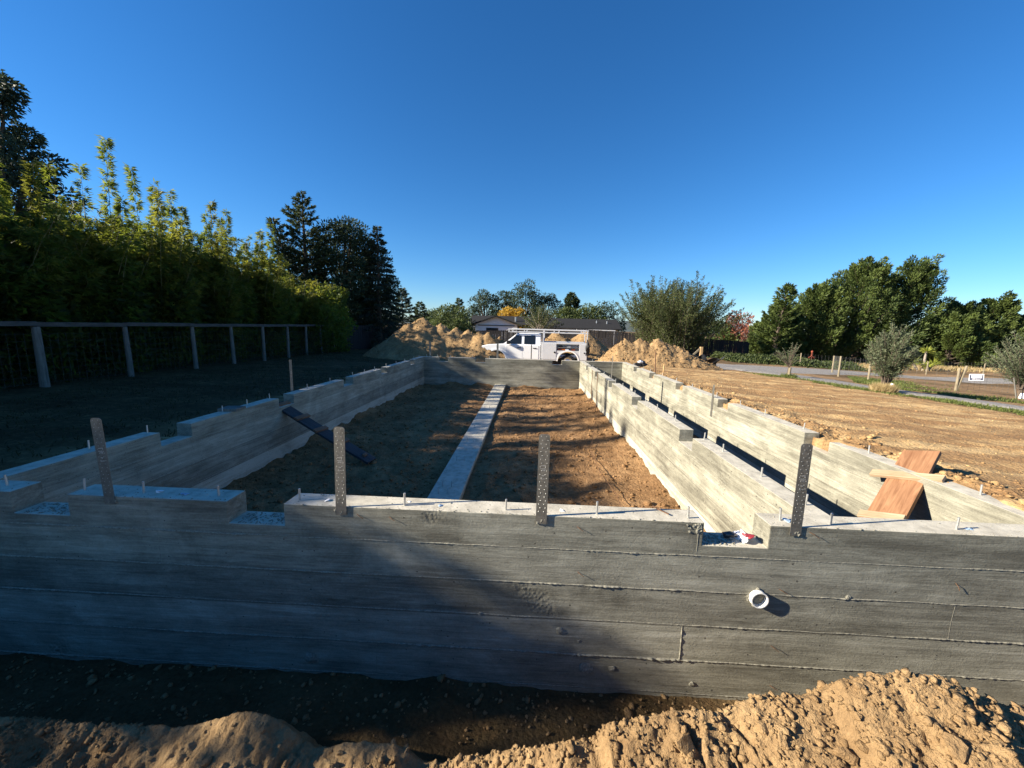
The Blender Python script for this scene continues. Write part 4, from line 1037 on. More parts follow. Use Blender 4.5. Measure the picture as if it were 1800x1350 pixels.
# far centre
for (nm, pts, x, y, lab) in (
        ('conifer_tree', conifer(620, 7.2, 2.4, 'needle', 0.05, 0.1, 0.4, 0.9, 0.3), -12.7, 70, 'distant dark conifer left of the eucalyptus group'),
        ('conifer_tree', conifer(621, 6.2, 2.2, 'needle', 0.05, 0.1, 0.4, 0.9, 0.3), -14.4, 72, 'shorter distant conifer left of the pair behind the dirt pile'),
        ('leafy_tree', broad(622, 5.0, 3.0, 'oak', 0.4, 6, 22, 110, 0.15), -17.6, 70, 'low green treetop above the left dirt pile'),
        ('leafy_tree', broad(623, 5.4, 4.0, 'euc', 0.45, 6, 24, 110, 0.12), -22.5, 90, 'far low tree in the gap left of the house'),
        ('eucalyptus_tree', broad(624, 9.3, 3.4, 'euc', 0.42, 8, 34, 150, 0.22, clump_r=0.15), -9.2, 80, 'leftmost tall eucalyptus behind the black roof'),
        ('eucalyptus_tree', broad(625, 9.6, 2.7, 'euc', 0.42, 8, 28, 140, 0.28, clump_r=0.14), -5.2, 83, 'second tall eucalyptus above the yellow trees'),
        ('eucalyptus_tree', broad(626, 11.0, 3.5, 'euc', 0.42, 9, 40, 150, 0.22, clump_r=0.14), -0.9, 80, 'highest eucalyptus in the middle of the far tree line'),
        ('eucalyptus_tree', broad(627, 9.2, 3.2, 'euc', 0.42, 8, 30, 150, 0.2, clump_r=0.15), 3.4, 82, 'rightmost of the tall far eucalyptus trees'),
        ('conifer_tree', conifer(628, 9.8, 3.6, 'needle', 0.05, 0.05, 0.45, 1.2, 0.2, 0.75, 0.2), 8.9, 85, 'far broad cone-shaped conifer behind the long roof'),
        ('leafy_tree', broad(629, 7.0, 3.6, 'oak', 0.42, 7, 28, 150, 0.15), 11.9, 78, 'far green leafy tree right of the cone-shaped conifer'),
        ('leafy_tree', broad(630, 8.0, 3.8, 'euc', 0.42, 7, 30, 150, 0.15), 15.4, 81, 'far dark rounded tree beside the willow'),
        ('leafy_tree', broad(631, 6.2, 3.0, 'oak', 0.42, 7, 26, 140, 0.15), 7.2, 76, 'low green tree over the left end of the long roof'),
        ('autumn_tree', broad(632, 6.0, 1.9, 'yellow', 0.38, 6, 20, 130, 0.2), -4.5, 75, 'left of two small golden autumn trees behind the roof'),
        ('autumn_tree', broad(633, 6.0, 1.7, 'yellow', 0.38, 6, 20, 130, 0.2), -2.1, 75, 'right of two small golden autumn trees behind the roof'),
        ('leafy_shrub', broad(634, 2.9, 1.5, 'oak', 0.28, 5, 16, 110, 0.05), -7.4, 42.5, 'small green shrub behind the left dirt pile'),
        ('red_tree', broad(635, 6.4, 1.9, 'redleaf', 0.4, 6, 18, 110, 0.2), 31.6, 60, 'small reddish tree between the willow and the big cypress'),
        ('leafy_tree', broad(636, 5.0, 4.0, 'cypress', 0.5, 6, 24, 120, 0.1), 28.5, 62, 'low dark green tree beneath the reddish tree'),
        ('leafy_tree', broad(637, 5.2, 3.4, 'oak', 0.4, 6, 24, 130, 0.1), -12.0, 58, 'green bushy tree between the dirt pile and the house gable')):
    tree(nm, pts, x, y, lab)

# thin, almost bare tree in front of the house
def twiggy(seed, h, spread, nst, leaf_n, mat, card, bark='bark_pale', trunk_h=0.3, fan=1.0, rad=0.02, start=0.35, root=0.0):
    r = np.random.default_rng(seed); tb = MB(); LV = []; TT = []
    if trunk_h > 0: tb.tube([(0, 0, -0.2), (0.02, 0, h * trunk_h)], [0.03 * h, 0.02 * h], 7)
    for i in range(nst):
        a = i * 2.399 + r.normal(0, 0.4); sp = spread * math.sqrt(r.uniform(0.02, 1)) * fan; hh = h * (1 - 0.45 * (sp / spread) ** 2) * r.uniform(0.82, 1.04)
        t = np.linspace(0, 1, 6); ra = r.uniform(0, 6.28); rr_ = root * math.sqrt(r.random())
        bx_, by_ = rr_ * math.cos(ra), rr_ * math.sin(ra)
        px = bx_ + sp * t ** 1.25 * math.cos(a) + 0.02 * h * np.cumsum(r.normal(0, 0.35, 6)) * t; py = by_ + sp * t ** 1.25 * math.sin(a) + 0.02 * h * np.cumsum(r.normal(0, 0.35, 6)) * t
        pz = h * trunk_h * 0.8 + (hh - h * trunk_h * 0.8) * t ** 0.9
        tb.tube(list(zip(px, py, pz)), list(rad * (1 - 0.85 * t) + 0.004), 4, False)
        u = start + (1 - start) * r.uniform(0, 1, leaf_n) ** 0.8
        c = np.stack([np.interp(u, t, px), np.interp(u, t, py), np.interp(u, t, pz)], -1)
        # short twigs
        tw = r.normal(size=(leaf_n, 3)); tw[:, 2] = np.abs(tw[:, 2]) * 0.6; c += unit(tw) * (r.uniform(0, 1, leaf_n) * 0.13 * h * (1.08 - u))[:, None]
        D = unit(tw) + np.array([math.cos(a) * 0.4, math.sin(a) * 0.4, 0.6]) + r.normal(0, 0.4, (leaf_n, 3))
        LV.append(leaves(c, D, card * r.uniform(0.6, 1.4, leaf_n), card * 0.28 * r.uniform(0.7, 1.3, leaf_n), r)); TT.append(r.uniform(0.15, 0.85) + 0 * u)
    return [('branches', tb.mesh('branches', M[bark])), ('foliage', leaf_mesh('foliage', LV, M[mat], r, TT))]
tree('sparse_tree', twiggy(640, 5.0, 3.0, 46, 60, 'willow', 0.26, 'bark_pale', 0.25, rad=0.03), 1.3, 50, 'sparse half-bare tree in front of the dark roof behind the truck')
tree('willow_shrub', twiggy(641, 7.9, 4.2, 300, 300, 'willow', 0.20, 'bark', 0.0, rad=0.025, start=0.05, root=3.0), 14.6, 41, 'huge rounded willow with feathery upright twigs behind the dark fence', cat='shrub')

# right: cypress row
for (sd, h, w, x, y, npl, sk, lab) in (
        (650, 12.6, 5.8, 40.6, 51, 95, 0.8, 'largest dark green cypress of the row on the right'),
        (651, 12.8, 4.2, 45.8, 51, 75, 1.6, 'windswept cypress with feathered top on the right of the largest one'),
        (652, 9.6, 4.8, 35.2, 50, 75, 0.6, 'mid-height cypress on the left shoulder of the largest one'),
        (653, 6.4, 3.8, 30.4, 49, 55, 0.4, 'low cypress at the left end of the row'),
        (654, 7.8, 4.2, 52.4, 51, 60, 1.2, 'lower cypress behind the olive and yucca on the right'),
        (655, 8.6, 3.6, 56.5, 51, 55, 1.2, 'pointed cypress near the right edge'),
        (656, 6.6, 4.0, 61.0, 51, 55, 0.8, 'brownish cypress at the right edge behind the olive'),
        (657, 6.2, 4.0, 48.6, 47, 50, 0.6, 'low cypress filling the gap behind the young olive')):
    tree('cypress_tree', cypress(sd, h, w, 'cypress', 0.34, int(npl * 1.25), 330, sk), x, y, lab)
tree('cypress_tree', conifer(658, 8.6, 2.2, 'cypress', 0.05, 0.0, 0.4, 0.9, 0.45, 0.7, 0.3, lean=(0.8, 0)), 28.4, 46, 'thin ragged young cypress standing apart at the left of the row')

# olives, sapling and yucca
def olive(seed, h, w, mat='olive'):
    return twiggy(seed, h, w, 74, 170, mat, 0.085, 'bark', 0.18, rad=0.014, start=0.12, root=0.12)
tree('olive_tree', olive(660, 2.45, 0.80), 12.75, 14.15, 'silvery olive tree with straw at its foot beside the gravel path')
tree('olive_tree', olive(661, 3.0, 1.2), 20.6, 16.8, 'larger silvery olive tree cut off by the right edge')
tree('young_sapling', twiggy(662, 1.75, 0.75, 22, 26, 'olive', 0.075, 'bark', 0.35, rad=0.012), 11.8, 17.9, 'thin sparse sapling beside the gravel junction')
for (x, y, h) in ((12.62, 14.0, 0.32),):
    me = MB().tube([(0, 0, 0), (0.06, 0.01, h)], [0.045, 0.04], 8).build('trunk_guard', M['pvc']); me.location = (x + 0.12, y - 0.06, GL(x, y)); tag(me, 'white trunk guard at the foot of the young olive', 'guard')
me = MB().tube([(0, 0, 0), (0.03, 0.01, 0.22)], [0.10, 0.07], 8).build('trunk_guard', M['pvc']); me.location = (20.35, 16.5, GL(20.3, 16.5)); tag(me, 'white trunk guard under the olive at the right edge', 'guard')
for i, (dx, dy, l1) in enumerate(((-0.55, -0.35, 'left wooden prop under the olive at the right edge'), (0.75, -0.4, 'right slanting wooden prop under the olive at the right edge'))):
    o = MB().tube([(0, 0, 0), (0.0 + 0.25 * (i * 2 - 0.6), 0.1, 0.85)], 0.025, 5).build('tree_prop', M['post']); o.location = (20.5 + dx, 16.7 + dy, GL(20.5 + dx, 16.7)); tag(o, l1, 'stake')
o = MB().tube([(0, 0, -0.05), (0.01, 0, 0.45)], 0.055, 7).build('tree_stake', M['post_tan']); o.location = (11.76, 17.75, GL(11.8, 17.8)); tag(o, 'short thick stake at the foot of the sparse sapling', 'stake')

def yucca():
    r = np.random.default_rng(670); tb = MB(); LV = []
    for (x, y, z, s) in ((0, 0, 2.0, 1.0), (-0.9, 0.1, 0.85, 1.0), (0.8, -0.1, 0.8, 1.0), (-1.6, 0.2, 0.45, 0.8), (0.1, -0.3, 0.6, 0.9)):
        tb.tube([(x * 0.3, y, -0.1), (x * 0.8, y, z * 0.6), (x, y, z)], [0.13, 0.10, 0.09], 7)
        n = 90; D = r.normal(size=(n, 3)); D[:, 2] = np.abs(D[:, 2]) * 0.8 - 0.25
        LV.append(leaves(np.tile([x, y, z], (n, 1)), D, s * r.uniform(0.5, 0.85, n), 0.075, r, 0.08))
    return [('stem', tb.mesh('stem', M['bark_pale'])), ('leaves', leaf_mesh('leaves', LV, M['yucca'], r))]
place_plant('yucca_plant', yucca(), (39.0, 39.6, GL(39, 39.6) - 0.1), 'yellow-green spiky yucca in front of the cypress row', 'yucca')

# ground cover, grass and straw
def blades(name, x, y, h, mat, seed, label, cat, z=None, w=0.012, lean=0.5):
    r = np.random.default_rng(seed); n = len(x)
    z = G(x, y) if z is None else z
    P = np.stack([x, y, z - 0.01], -1); D = np.stack([r.normal(0, lean, n), r.normal(0, lean, n), np.ones(n)], -1)
    V = leaves(P, D, h, w, r, 0.3)
    me = leaf_mesh(name, [V], mat, r); return tag(mobj(name, me), label, cat, kind='stuff')
r = np.random.default_rng(77)
n = 12000; y = 3 + 22 * r.random(n); x = -5.2 - 7.2 * r.random(n); k = vn(x * 0.8, y * 0.8, 5) + 0.25 * sstep(6, 11, -x) > 0.52; x, y = x[k], y[k]
blades('lawn_grass', x, y, r.uniform(0.03, 0.10, len(x)), M['lawn'], 1, 'short dark grass on the shaded strip left of the foundation', 'grass', w=0.016)
n = 14000; t = r.random(n); y = 3 + 15.5 * t; cx = np.interp(y, [3, 10, 13, 14.5, 16, 18, 19], [14.9, 13.5, 12.9, 12.1, 11.7, 11.2, 10.7]); x = cx + r.normal(0, 0.38, n); k = vn(x * 0.9, y * 0.9, 9) > 0.45; x, y = x[k], y[k]
blades('verge_weeds', x, y, r.uniform(0.04, 0.13, len(x)), M['grass'], 2, 'green weeds along the near edge of the gravel path', 'weeds', w=0.022, lean=0.8)
n = 16000; y = 8 + 15 * r.random(n); x = np.interp(y, [8, 13, 15, 18, 23], [16.9, 16.1, 15.2, 14.9, 18.5]) + np.abs(r.normal(0, 1.6, n)); k = (vn(x * 0.6, y * 0.6, 12) > 0.42) & (path_mask(x, y) < 0.3); x, y = x[k], y[k]
blades('field_grass', x, y, r.uniform(0.05, 0.14, len(x)), M['grass'], 3, 'patchy green grass beyond the gravel path', 'grass', w=0.03, lean=0.7)
n = 2400; a = r.random(n) * 6.28; q = r.random(n) ** 0.6
blades('straw_tuft', 12.52 + 0.34 * q * np.cos(a), 13.95 + 0.3 * q * np.sin(a), r.uniform(0.15, 0.42, n), M['straw'], 4, 'tuft of dry straw at the foot of the young olive', 'straw', w=0.012, lean=0.35)
n = 500; a = r.random(n) * 6.28; q = r.random(n) ** 0.6
blades('sapling_tuft', 11.8 + 0.3 * q * np.cos(a), 17.8 + 0.25 * q * np.sin(a), r.uniform(0.08, 0.25, n), M['grass'], 5, 'small grass tuft round the sapling stake', 'grass', w=0.016, lean=0.5)
n = 15000; x = 16 + 14.5 * r.random(n); yc = np.interp(x, [16, 22, 30], [33.2, 35.2, 37.5]); y = yc + r.normal(0, 0.9, n)
hh = 0.6 * np.clip(1 - ((y - yc) / 2.2) ** 2, 0.1, 1) * (0.55 + 0.7 * vn(x * 0.7, y * 0.7, 31))
P = np.stack([x, y, Gbase(x, y) + hh * r.random(n) ** 0.5], -1)
V = leaves(P, r.normal(size=(n, 3)) + np.array([0, 0, 0.5]), 0.20 * r.uniform(0.6, 1.3, n), 0.11, r)
tag(mobj('ground_cover', leaf_mesh('ground_cover', [V], M['cover'], r)), 'low leafy green ground cover along the far side of the driveway', 'ground cover', kind='stuff')
n = 9000; x = 22 + 34 * r.random(n); y = 39 + 8 * r.random(n)
blades('dry_field_grass', x, y, r.uniform(0.15, 0.45, n), M['straw'], 6, 'tall dry straw-coloured grass in front of the cypress row', 'dry grass', Gbase(x, y), 0.05, 0.5)
n = 4200; y = 6 + 17 * r.random(n); x = -12.15 - 1.3 * r.random(n)
blades('hedge_litter', x, y, r.uniform(0.1, 0.5, n), M['lawn'], 7, 'dry bamboo litter and stalks along the foot of the left hedge', 'litter', w=0.015, lean=0.7)  # blades coloured dark to stand in for shade under the hedge
# a few dry twigs lying on the bank
# ------------------------------------------------------------------ left rail fence
def fence_left():
    e = empty('rail_fence', (0, 0, 0))
    pts = [(-11.98, 8.92), (-11.80, 10.86), (-11.85, 13.17), (-11.80, 14.90), (-11.85, 16.75), (-12.1, 18.9), (-12.4, 21.0), (-12.75, 23.2), (-13.1, 25.4)]
    pts = [(-12.1, 2.9), (-12.05, 4.9), (-12.0, 6.9)] + pts
    for i, (x, y) in enumerate(pts):
        g = GL(x, y); w = 0.085 if i == 3 else 0.065
        lx = random.uniform(-0.04, 0.04)
        MB().tube([(x, y, g - 0.1), (x + lx * 0.5, y, g + 0.7), (x + lx, y, 1.03)], [w * 1.12, w, w * 0.9], 12).build('post', M['post'], e)
    for (x0, y0), (x1, y1) in zip(pts[:-1], pts[1:]):
        a = Vector((x0 + 0.0, y0, 1.09 + random.uniform(-0.015, 0.015))); b = Vector((x1 + 0.0, y1, 1.09 + random.uniform(-0.015, 0.015)))
        d = (b - a); MB().obox((a + b) / 2, d, d.cross(Vector((0, 0, 1))), (0, 0, 1), d.length / 2 + 0.003, 0.045, 0.055).build('rail', M['rail'], e, bevel=0.006)
    wm = MB()
    for (x0, y0), (x1, y1) in zip(pts[:-1], pts[1:]):
        g = GL(x0, y0)
        for k in range(8):
            z = g + 0.12 + k * 0.17; wm.tube([(x0 + 0.09, y0, z), (x1 + 0.09, y1, z)], 0.0022, 3, False)
        nn = int((y1 - y0) / 0.15)
        for k in range(nn):
            t = k / nn; wm.tube([(x0 + (x1 - x0) * t + 0.09, y0 + (y1 - y0) * t, g + 0.10), (x0 + (x1 - x0) * t + 0.09, y0 + (y1 - y0) * t, g + 1.33)], 0.0018, 3, False)
    w = wm.build('wire_mesh', M['wire'], e); w['kind'] = 'stuff'
    return tag(e, 'grey round-post rail fence with wire mesh in front of the bamboo', 'fence')
fence_left()

# dark board fences
def board_fence(p0, p1, h, label, bw=0.14, gap=0.012, cap=False):
    p0, p1 = Vector((*p0, 0)), Vector((*p1, 0)); d = (p1 - p0); L = d.length; d.normalize(); nrm = Vector((-d.y, d.x, 0))
    if nrm.y > 0: nrm = -nrm
    e = empty('board_fence', (p0.x, p0.y, GL(p0.x, p0.y))); n = int(L / (bw + gap))
    base = Vector(e.location)
    me = MB().box(-bw / 2, bw / 2, -0.011, 0.011, 0, h).mesh('board', M['darkfence'], bevel=0)
    ang = math.atan2(d.y, d.x)
    for i in range(n):
        c = p0 + d * ((i + 0.5) * (bw + gap)); z = GL(c.x, c.y)
        o = mobj('board', me, e); o.location = (c.x - base.x, c.y - base.y, z - base.z + 0.04 + random.uniform(-0.02, 0.02)); o.rotation_euler = (random.uniform(-0.012, 0.012), random.uniform(-0.01, 0.01), ang)
    nps = int(L / 2.4)
    for i in range(nps + 1):
        c = p0 + d * (L * i / nps) - nrm * 0.07; z = GL(c.x, c.y)
        MB().box(-0.045, 0.045, -0.045, 0.045, -0.1, h - 0.05).build('post', M['darkfence'], e).location = (c.x - base.x, c.y - base.y, z - base.z)
    for zr in (0.3, h - 0.3):
        a = p0 - nrm * 0.035; b = p1 - nrm * 0.035
        a = Vector((a.x, a.y, GL(a.x, a.y) + zr)) - base; b = Vector((b.x, b.y, GL(b.x, b.y) + zr)) - base
        dd = b - a; MB().obox((a + b) / 2, dd, dd.cross(Vector((0, 0, 1))), (0, 0, 1), dd.length / 2, 0.02, 0.04).build('rail', M['darkfence'], e)
    return tag(e, label, 'fence')
board_fence((-13, 46), (4.0, 44.5), 1.75, 'dark board fence below the white gable behind the left dirt pile')
board_fence((4.0, 44.3), (22.3, 40.2), 1.8, 'long dark board fence behind the right dirt pile and under the willow')
board_fence((-13.3, 26.2), (-11.2, 40), 1.8, 'dark board fence continuing the left fence beside the spruce')

# wire fences on the right
def wire_fence(pts, h, label, leanlast=0.0):
    e = empty('wire_fence', (pts[0][0], pts[0][1], 0)); b = Vector(e.location); wm = MB()
    for i, (x, y) in enumerate(pts):
        g = GL(x, y); lx = leanlast if i == len(pts) - 1 else random.uniform(-0.02, 0.02)
        MB().tube([(x - b.x, y - b.y, g - 0.1), (x - b.x + lx, y - b.y, g + h)], [0.050, 0.044], 9).build('post', M['post_tan'], e)
    for (x0, y0), (x1, y1) in zip(pts[:-1], pts[1:]):
        g0, g1 = GL(x0, y0), GL(x1, y1)
        for k in range(7): wm.tube([(x0 - b.x, y0 - b.y, g0 + 0.1 + k * 0.15 * h / 1.1), (x1 - b.x, y1 - b.y, g1 + 0.1 + k * 0.15 * h / 1.1)], 0.004, 3, False)
        nn = int(math.hypot(x1 - x0, y1 - y0) / 0.3)
        for k in range(nn):
            t = k / nn; x, y, g = x0 + (x1 - x0) * t - b.x, y0 + (y1 - y0) * t - b.y, g0 + (g1 - g0) * t
            wm.tube([(x, y, g + 0.08), (x, y, g + 0.1 + 0.92 * h * 0.98)], 0.003, 3, False)
    w = wm.build('wire_mesh', M['wire'], e); w['kind'] = 'stuff'
    return tag(e, label, 'fence')
wire_fence([(20.1, 26.2), (17.4, 22.2), (17.5, 20.4), (19.3, 18.0)], 1.14, 'wire fence with tan round posts nearest the gravel path', 0.28)
wire_fence([(19.3, 18.0), (23.5, 18.6), (28, 19.2)], 1.05, 'wire fence running right from the leaning sign post')
wire_fence([(23.6, 34.4), (29.6, 34.6), (35.0, 35.2), (40.2, 35.6), (46, 36)], 1.15, 'second wire fence beyond the gravel driveway')
# small sign on the leaning post
sg = empty('yard_sign', (19.62, 17.86, GL(19.3, 18.0) + 0.50)); sg.rotation_euler = (0, R_(-4), R_(-25))
MB().box(0.0, 0.46, -0.006, 0.006, 0, 0.30).build('panel', M['signwhite'], sg)
MB().box(0.025, 0.435, -0.0085, -0.0065, 0.03, 0.115).build('dark_band', M['signdark'], sg)
MB().box(0.025, 0.07, -0.0085, -0.0065, 0.12, 0.26).box(0.40, 0.435, -0.0085, -0.0065, 0.12, 0.26).build('dark_edge', M['signdark'], sg)
mb = MB(); rr = random.Random(5); x = 0.10
while x < 0.36:
    l = rr.uniform(0.012, 0.03); mb.box(x, x + l, -0.0105, -0.009, 0.055, 0.055 + rr.uniform(0.02, 0.04)); x += l + 0.01
mb.build('illegible_print', M['signwhite'], sg)
tag(sg, 'small white and dark blue sign on the leaning fence post', 'sign')

# marker with white panel by the cypress row
mk = empty('pipe_marker', (28.6, 40.2, GL(28.6, 40.2)))
MB().tube([(0, 0, 0), (0, 0, 1.35)], 0.06, 8).build('pipe', M['rustred'], mk)
MB().tube([(-0.28, 0, 0.75), (0, 0, 0.95), (0.28, 0, 0.75)], 0.07, 7).build('arms', M['rustred'], mk)
MB().tube([(0, 0, 1.3), (0, 0, 1.42), (0, 0, 1.48)], [0.09, 0.10, 0.03], 8).build('cap', M['rustred'], mk)
MB().box(-0.05, 0.35, -0.10, -0.08, 0.0, 0.55).build('panel', M['signwhite'], mk, bevel=0.01)
tag(mk, 'rust-red pipe marker with a white panel by the cypress row', 'marker')

# braced corner post and black silt fence beside the right pile
bp = empty('braced_post', (9.9, 22.6, GL(9.9, 22.6)))
MB().box(-0.07, 0.07, -0.07, 0.07, -0.1, 1.05).build('post', M['lumber'], bp, bevel=0.006)
MB().obox((-0.42, 0, 0.58), (1, 0, 1.05), (0, 1, 0), (-1.05, 0, 1), 0.52, 0.03, 0.045).build('brace', M['post_tan'], bp)
tag(bp, 'new wooden corner post with a diagonal brace behind the right dirt pile', 'post')
def sheet(name, pts, h, mat, label, cat, seed, slump):
    V = []; m = 8; P = []
    for (x0, y0), (x1, y1) in zip(pts[:-1], pts[1:]):
        for i in range(14): t = i / 14; P.append((x0 + (x1 - x0) * t, y0 + (y1 - y0) * t))
    P.append(pts[-1])
    for i, (x, y) in enumerate(P):
        hh = h * (0.6 + 0.5 * float(vn(np.array(i * 0.35), np.array(seed), seed)))
        for k in range(m):
            s = k / (m - 1); b = 0.10 * float(fbm(np.array(i * 0.5), np.array(s * 2.0), seed, 3)) + slump * s ** 2
            V.append((x + b, y - b * 1.2, GL(x, y) - 0.02 + hh * s))
    V = np.array(V); ii = np.arange(len(P) * m).reshape(len(P), m)
    F = np.stack([ii[:-1, :-1], ii[:-1, 1:], ii[1:, 1:], ii[1:, :-1]], -1).reshape(-1, 4)
    o = mobj(name, raw_mesh(name, V, F, mat, True)); sm = o.modifiers.new('solid', 'SOLIDIFY'); sm.thickness = 0.006
    return tag(o, label, cat)
sheet('silt_fence', [(7.3, 20.6), (8.6, 20.2), (9.5, 19.9)], 0.75, M['tarp'], 'sagging black silt fence sheet at the right end of the dirt pile', 'silt fence', 3, 0.25)

# ------------------------------------------------------------------ dirt piles
def pile(name, cx, cy, rx, ry, h, seed, label, peaks, res=0.07, rough=1.0, rot=0.0):
    x = np.arange(-rx * 1.15, rx * 1.15, res); y = np.arange(-ry * 1.15, ry * 1.15, res)
    X, Y = np.meshgrid(x, y); wx = X + 0.25 * fbm(X * 0.8, Y * 0.8, seed, 3); wy = Y + 0.25 * fbm(X * 0.8, Y * 0.8, seed + 5, 3)
    Z = np.full(X.shape, -1.0)
    for (px, py, ph, pr) in peaks:
        d = np.hypot((wx - px), (wy - py) * rx / ry * 0.8) / pr
        Z = np.maximum(Z, ph * (1 - d))
    Z = np.where(Z > 0, Z, Z * 0.6)
    am = sstep(-0.1, 0.35, Z)
    Z = Z + rough * am * (0.12 * fbm(X * 1.2, Y * 1.2, seed + 9, 4) + 0.08 * (np.abs(fbm(X * 2.4, Y * 2.4, seed + 11, 4)) - 0.25) + 0.07 * fbm(X * 7, Y * 7, seed + 13, 3, 0.6))
    c, s = math.cos(rot), math.sin(rot); WX = cx + X * c - Y * s; WY = cy + X * s + Y * c
    Zw = Gbase(WX, WY) - 0.05 + np.minimum(Z, h)
    ii = np.arange(X.size).reshape(X.shape)
    F = np.stack([ii[:-1, :-1], ii[:-1, 1:], ii[1:, 1:], ii[1:, :-1]], -1).reshape(-1, 4)
    keep = (Z.ravel()[F] > -0.12).any(axis=1)
    o = mobj(name, raw_mesh(name, np.stack([WX, WY, Zw], -1).reshape(-1, 3), F[keep], M['mound'], True))
    # clods over the pile
    r = np.random.default_rng(seed); sel = r.choice(np.flatnonzero(Z.ravel() > 0.05), 2600)
    P = np.stack([WX.ravel()[sel], WY.ravel()[sel], Zw.ravel()[sel]], -1) + r.normal(0, 0.02, (2600, 3))
    S = np.clip(r.lognormal(-4.0, 0.5, 2600), 0.01, 0.06)
    cl = clod_field('pile_clods', P, S, M['mound'], seed + 1); cl.parent = o; cl['kind'] = 'stuff'
    return tag(o, label, 'dirt pile')
pile('dirt_pile', -4.9, 22.8, 5.0, 3.2, 2.7, 700, 'tall tan dirt pile left of the truck with its foot in shade',
     [(-1.4, 0.3, 2.55, 3.2), (-2.0, 0, 2.2, 3.0), (-0.4, 0.4, 2.2, 2.8), (0.5, 0.3, 2.1, 2.8), (1.3, 0.2, 2.05, 2.6), (2.0, 0.0, 2.0, 2.5), (2.7, -0.1, 1.9, 2.2), (3.2, 0.5, 1.6, 2.0)], 0.07)
pile('dirt_pile', 6.1, 20.2, 4.6, 2.4, 1.5, 720, 'broad crumbly dirt pile right of the truck',
     [(-1.0, 0.2, 1.42, 1.9), (-0.2, 0.3, 1.48, 2.2), (0.7, 0.1, 1.42, 2.3), (1.5, 0, 1.1, 2.2), (2.0, -0.2, 0.8, 1.9)], 0.05)
pile('dirt_pile', 1.8, 25.3, 4.2, 2.0, 1.7, 740, 'low dirt ridge showing behind the truck rack',
     [(-1.8, 0, 1.55, 2.2), (0.0, 0, 1.75, 2.4), (1.7, 0, 1.7, 2.4)], 0.09)
crumple('black_bag', 5.2, 18.0, GL(5.2, 18.0), 0.22, M['black'], 'black bag lying at the foot of the right dirt pile', 'bag', 440, 0.8)
me = lump(441, 0.10, 0.05, 0.06, 2, 0.5); me.materials.append(M['trash']); o = mobj('paper_scrap', me, None, (5.12, 17.80, GL(5.1, 17.8) + 0.24)); tag(o, 'small white scrap on top of the black bag', 'scrap')

